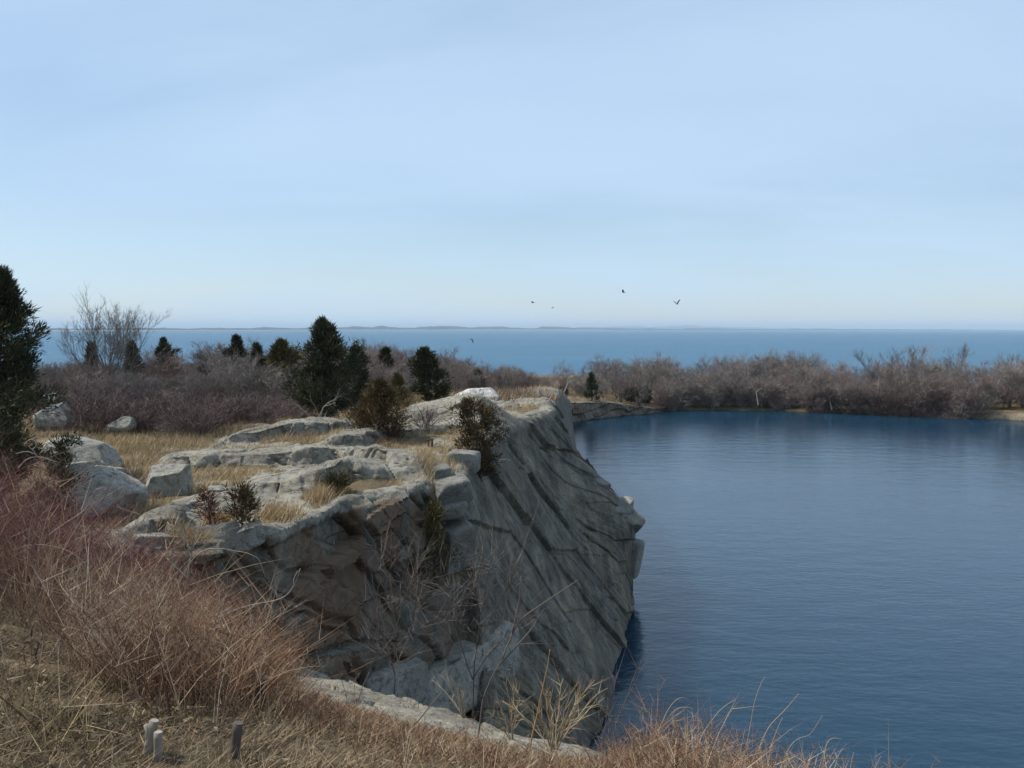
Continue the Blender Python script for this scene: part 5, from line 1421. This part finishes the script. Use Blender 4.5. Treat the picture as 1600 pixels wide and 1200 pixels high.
cane_shrub(76, 1080, 5.4, [(56, 1005), (40, 980), (90, 990)], .008, BARK_DARK, TWIG_RED, 'small dark shrub with few stems beside the turf', group=GB)
cane_shrub(865, 1180, 12.4, [(785, 1095), (800, 1075), (845, 1065), (860, 1080), (880, 1060), (905, 1065), (930, 1062), (945, 1090), (915, 1085), (835, 1100), (950, 1075)], .012, simple_mat('tan_stems', [(0, (.26, .20, .13)), (1, (.40, .32, .21))]), STRAW, 'bushy shrub of tan stems at the foot of the sloping slab', twigs=20, group=GB)
cane_shrub(800, 1165, 13.0, [(775, 1095), (792, 1060), (803, 1070), (812, 1090), (760, 1110)], .011, bpy.data.materials['tan_stems'], STRAW, 'thin tan shrub left of the bushy one by the slab', twigs=14, group=GB)
cane_shrub(725, 1125, 14.0, [(675, 1062), (690, 1055), (705, 1060), (720, 1070), (735, 1085)], .010, bpy.data.materials['tan_stems'], STRAW, 'tan shrub with arching tips behind the sloping slab', twigs=12, group=GB)
cane_shrub(945, 1180, 12.0, [(935, 1110), (950, 1090), (965, 1050), (955, 1120), (1005, 1030)], .008, BARK_GREY, TWIG_GREY, 'slight grey shrub at the water end of the slab', twigs=12, group=GB)
# saplings in the gap before the cliff: curved dark trunk, fine grey twigs
for px, py, d, runs, lb, sd in ((615, 1095, 15.5, [[(615, 1095), (618, 1060), (614, 1036), (603, 1020), (600, 998)], [(614, 1036), (622, 1000), (614, 960), (608, 930)], [(600, 998), (640, 992), (690, 962), (735, 930), (760, 890)], [(603, 1020), (590, 960), (592, 900), (598, 870)], [(614, 1040), (590, 1020), (575, 1005)], [(640, 992), (650, 950), (655, 905)], [(614, 960), (640, 925), (660, 870)]], 'crooked dark sapling with spreading grey twigs before the shaded face', 3),
                              (738, 1062, 16.5, [[(738, 1062), (745, 1010), (752, 960), (762, 900), (770, 860)], [(738, 1062), (722, 1015), (708, 960), (702, 915)], [(745, 1010), (770, 960), (800, 905), (815, 860)], [(738, 1062), (760, 1025), (800, 985), (830, 960)], [(752, 960), (740, 920), (742, 880)]], 'slender many-stemmed sapling on the ledge before the slanting face', 4)):
    o = cane('bare_sapling', runs, d, .014, BARK_DARK, lb, 'sapling', 'saplings before the cliff')
    b = np.array(o.location); T0, T1 = [], []
    rdd = np.random.default_rng(sd)
    for run in runs:
        P = np.array([D(p[0], p[1], d) for p in run])
        for k in range(32):
            t = rdd.uniform(.6, len(P) - 1.001); i = int(t); q = P[i] + (P[i + 1] - P[i]) * (t - i)
            dv = (P[i + 1] - P[i]); dv /= np.linalg.norm(dv) + 1e-6
            v_ = dv * .5 + rdd.normal(0, .5, 3) + np.array((0, 0, .35)); l_ = rdd.uniform(.25, .75)
            e = q + v_ * l_; T0.append(q); T1.append(e)
            for _ in range(2):
                s_ = q + (e - q) * rdd.uniform(.3, .8); T0.append(s_); T1.append(s_ + (v_ + rdd.normal(0, .5, 3)) * l_ * .5)
    gg = Geo(); gg.spikes(np.array(T0) - b, np.array(T1) - b, .0034, rdd.random(len(T0))); link('twigs', gg.mesh('twigs', BARK_GREY), o)
# stalks standing out against the water, bottom right
GK = 'pale stalks against the water'
for i, (run, lb) in enumerate((([(1020, 1160), (1030, 1140), (1045, 1105), (1062, 1088), (1080, 1095)], 'drooping straw stalk, leftmost against the water'), ([(1025, 1160), (1050, 1110), (1070, 1104), (1086, 1108)], 'bent straw stalk beside the leftmost one'), ([(1090, 1165), (1102, 1140), (1125, 1108), (1150, 1092)], 'pale stem leaning right over the water, second clump'), ([(1165, 1175), (1172, 1140), (1178, 1100), (1190, 1065), (1196, 1058)], 'tall thin stalk with a feathery tip against the water'),
                              ([(1180, 1185), (1200, 1135), (1225, 1112), (1248, 1084)], 'long pale stem leaning far right over the water'), ([(1200, 1185), (1210, 1150), (1223, 1121)], 'short whitish stem below the long leaning one'), ([(1220, 1195), (1238, 1160), (1252, 1152), (1266, 1150), (1285, 1118)], 'brown stalk with a ragged seed head near the water corner'), ([(1285, 1200), (1292, 1160), (1300, 1153), (1316, 1155)], 'bent whitish stalk, rightmost of the pale ones'), ([(1328, 1205), (1332, 1185), (1334, 1176)], 'short brown stalk at the bottom edge'), ([(1365, 1205), (1372, 1190), (1376, 1182)], 'last short brown stalk at the bottom edge'))):
    cane('grass_stalk', [run], 6.6, .0045, STRAW if i % 3 else BARK_PALE, lb, 'stalk', GK)

# ------------------------------------------------------------------ cut stumps on the slope
WEATHERED = simple_mat('weathered_wood', [(0, (0.15, 0.125, 0.10)), (1, (0.34, 0.295, 0.24))], rand=0.2)
def stump(px0, py0, px1, py1, wpx, mat, label, extra=None):
    a = hit(px0, py0); d = a.y; a = np.array(a); b = D(px1, py1, d); r = wpx * .5 * d / FPX
    o = empty('stump', Vector(a), label, 'stump', 'cut stumps on the near slope')
    ax = b - a; g_ = Geo()
    t = np.linspace(-.35, 1, 8)
    Q = ax * t[:, None]; Q[:, 0] += .12 * r * np.sin(t * 5)
    g_.tube(Q, r * (1.12 - .16 * np.clip(t, 0, 1) + .05 * np.sin(t * 9)), 10, .5)
    g_.v[-1] += .16 * r * vnoise(g_.v[-1] * np.array((.9, .9, .25)) / r + px0, 72)[:, None]; g_.a[-1] = np.clip(.5 + .5 * vnoise(g_.v[-1] * np.array((1.6, 1.6, .2)) / r, 73), 0, 1)
    link('trunk', g_.mesh('trunk', mat, True), o)
    c_ = Geo(); c_.tube([ax * .995, ax * 1.012], [r * .93, r * .90], 10, .9); link('cut_face', c_.mesh('cut_face', mat), o)
    if extra is not None:
        e = D(*extra, d) - a; k_ = Geo(); k_.tube([ax * .1, ax * .3 + e * .4, e], [r * .8, r * .7, r * .55], 8, .6); link('limb', k_.mesh('limb', mat, True), o)
    return o
stump(400, 1114, 413, 1058, 16, BARK_DARK, 'taller dark cut stump leaning right in the brush')
stump(363, 1188, 373, 1130, 16, BARK_DARK, 'dark cut stump below the taller leaning one')
stump(230, 1178, 242, 1126, 14, WEATHERED, 'weathered pale forked stump at the edge of the turf', (228, 1132))
stump(246, 1190, 248, 1144, 13, WEATHERED, 'short pale stump just right of the forked one')

# ------------------------------------------------------------------ old quarry irons
IRON, _, ind, ilk, ib = new_mat('rusted_iron')
tn = N(ind, 'ShaderNodeTexNoise', Scale=40.0, Detail=4.0); rr_ = ramp(ind, [(.35, (.035, .028, .025)), (.7, (.10, .062, .045))]); ilk(tn.outputs['Fac'], rr_.inputs[0]); ilk(rr_.outputs[0], ib.inputs['Base Color']); ib.inputs['Roughness'].default_value = .8
def iron_at(px, py, d):
    p = Vector(D(px, py, d)); p.z = float(gz(p.x, d)[0]); return p
def staple(px, py, d, w, h, label, name='iron_staple'):
    g_ = Geo(); t = np.linspace(0, math.pi, 11)
    Q = np.concatenate([[(-w / 2, 0, -.15)], np.stack([-w / 2 * np.cos(t), 0 * t, h - w / 2 + w / 2 * np.sin(t)], -1), [(w / 2, 0, -.15)]])
    g_.tube(Q, np.full(len(Q), .022), 6)
    o = link(name, g_.mesh(name, IRON, True)); o.location = D(px, py, d); o.rotation_euler = (0, 0, .2)
    return tag(o, label, 'iron ring', 'old iron fittings on the rock')
staple(677, 633, 37.5, .21, .20, 'arched iron staple standing on top of the dome')
staple(798, 626, 44.0, .28, .13, 'low iron hoop right of the white boulder')
for px, py, d, h, lb in ((669, 700, 28.2, .26, 'left of the two rusty iron pins in the hollow'), (675, 700, 28.2, .28, 'right of the two rusty iron pins in the hollow'), (773, 628, 44.0, .2, 'thin iron pin at the right end of the white boulder'), (857, 638, 62, .4, 'short dark iron post on the low ledges before the far bank')):
    g_ = Geo(); g_.tube([(0, 0, -.2), (.01, 0, h * .5), (.0, 0, h)], [.035, .033, .028] if px < 700 else [.02, .02, .018], 7)
    g_.tube([(0, 0, h - .03), (0, 0, h + .01)], [.042, .036] if px < 700 else [.024, .02], 7)
    o = link('iron_pin', g_.mesh('iron_pin', IRON, True)); p = D(px, py, d); o.location = p; tag(o, lb, 'iron pin', 'old iron fittings on the rock')

# ------------------------------------------------------------------ birds
BIRD = simple_mat('black_plumage', [(0, (.02, .02, .024)), (1, (.05, .05, .055))])
def bird(px, py, d, span, flap, yaw, roll_, label):
    o = empty('bird', Vector(D(px, py, d)), label, 'bird', 'dark birds over the water')
    g_ = Geo()
    q = np.array([(-.5, 0, 0), (-.34, 0, .01), (-.1, 0, .0), (.14, 0, .02), (.30, 0, .05), (.38, 0, .06), (.47, 0, .04)]) * span * .62
    g_.tube(q, np.array((.02, .05, .095, .09, .055, .05, .008)) * span * .62, 8, .3)
    f_ = np.array([(-.32, 0, 0), (-.66, -.12, .0), (-.68, 0, .01), (-.66, .12, 0), (-.32, 0, .03)]) * span * .62
    g_.add(f_, [(0, 1, 2), (0, 2, 3), (4, 2, 1), (4, 3, 2)], .2)
    link('body', g_.mesh('body', BIRD, True), o)
    for s_ in (-1, 1):
        w_ = Geo()
        pts = [(.14, .05, .03), (.18, .26, .03 + flap * .24), (.05, .52, .03 + flap * .42), (-.14, .50, .03 + flap * .40), (-.17, .27, .02 + flap * .24), (-.13, .05, .02)]
        up = np.array([(a, b * s_, c) for a, b, c in pts]) * span; lo = up - np.array((0, 0, .022 * span))
        v_ = np.concatenate([up, lo]); f = []
        for t_ in ((0, 1, 4), (0, 4, 5), (1, 2, 3), (1, 3, 4)):
            f.append(t_); f.append((t_[0] + 6, t_[2] + 6, t_[1] + 6))
        for i in range(6):
            j = (i + 1) % 6; f += [(i, j, j + 6), (i, j + 6, i + 6)]
        w_.add(v_, f, .3); link('wing', w_.mesh('wing', BIRD), o)
    o.rotation_euler = (roll_, -.1, yaw)
bird(974, 457, 62, .42, .5, 2.6, .5, 'dark bird flying, highest of the five')
bird(1058, 475, 60, .48, 1.2, 1.9, -.2, 'dark bird with raised wings, rightmost of the five')
bird(833, 473, 60, .36, .25, .4, .3, 'dark bird gliding above the horizon left of the others')
bird(864, 481, 75, .34, .15, .2, .2, 'smallest dark bird, just above the sea line')
bird(737, 530, 58, .40, -1.0, 1.2, .4, 'dark bird flying low against the sea')
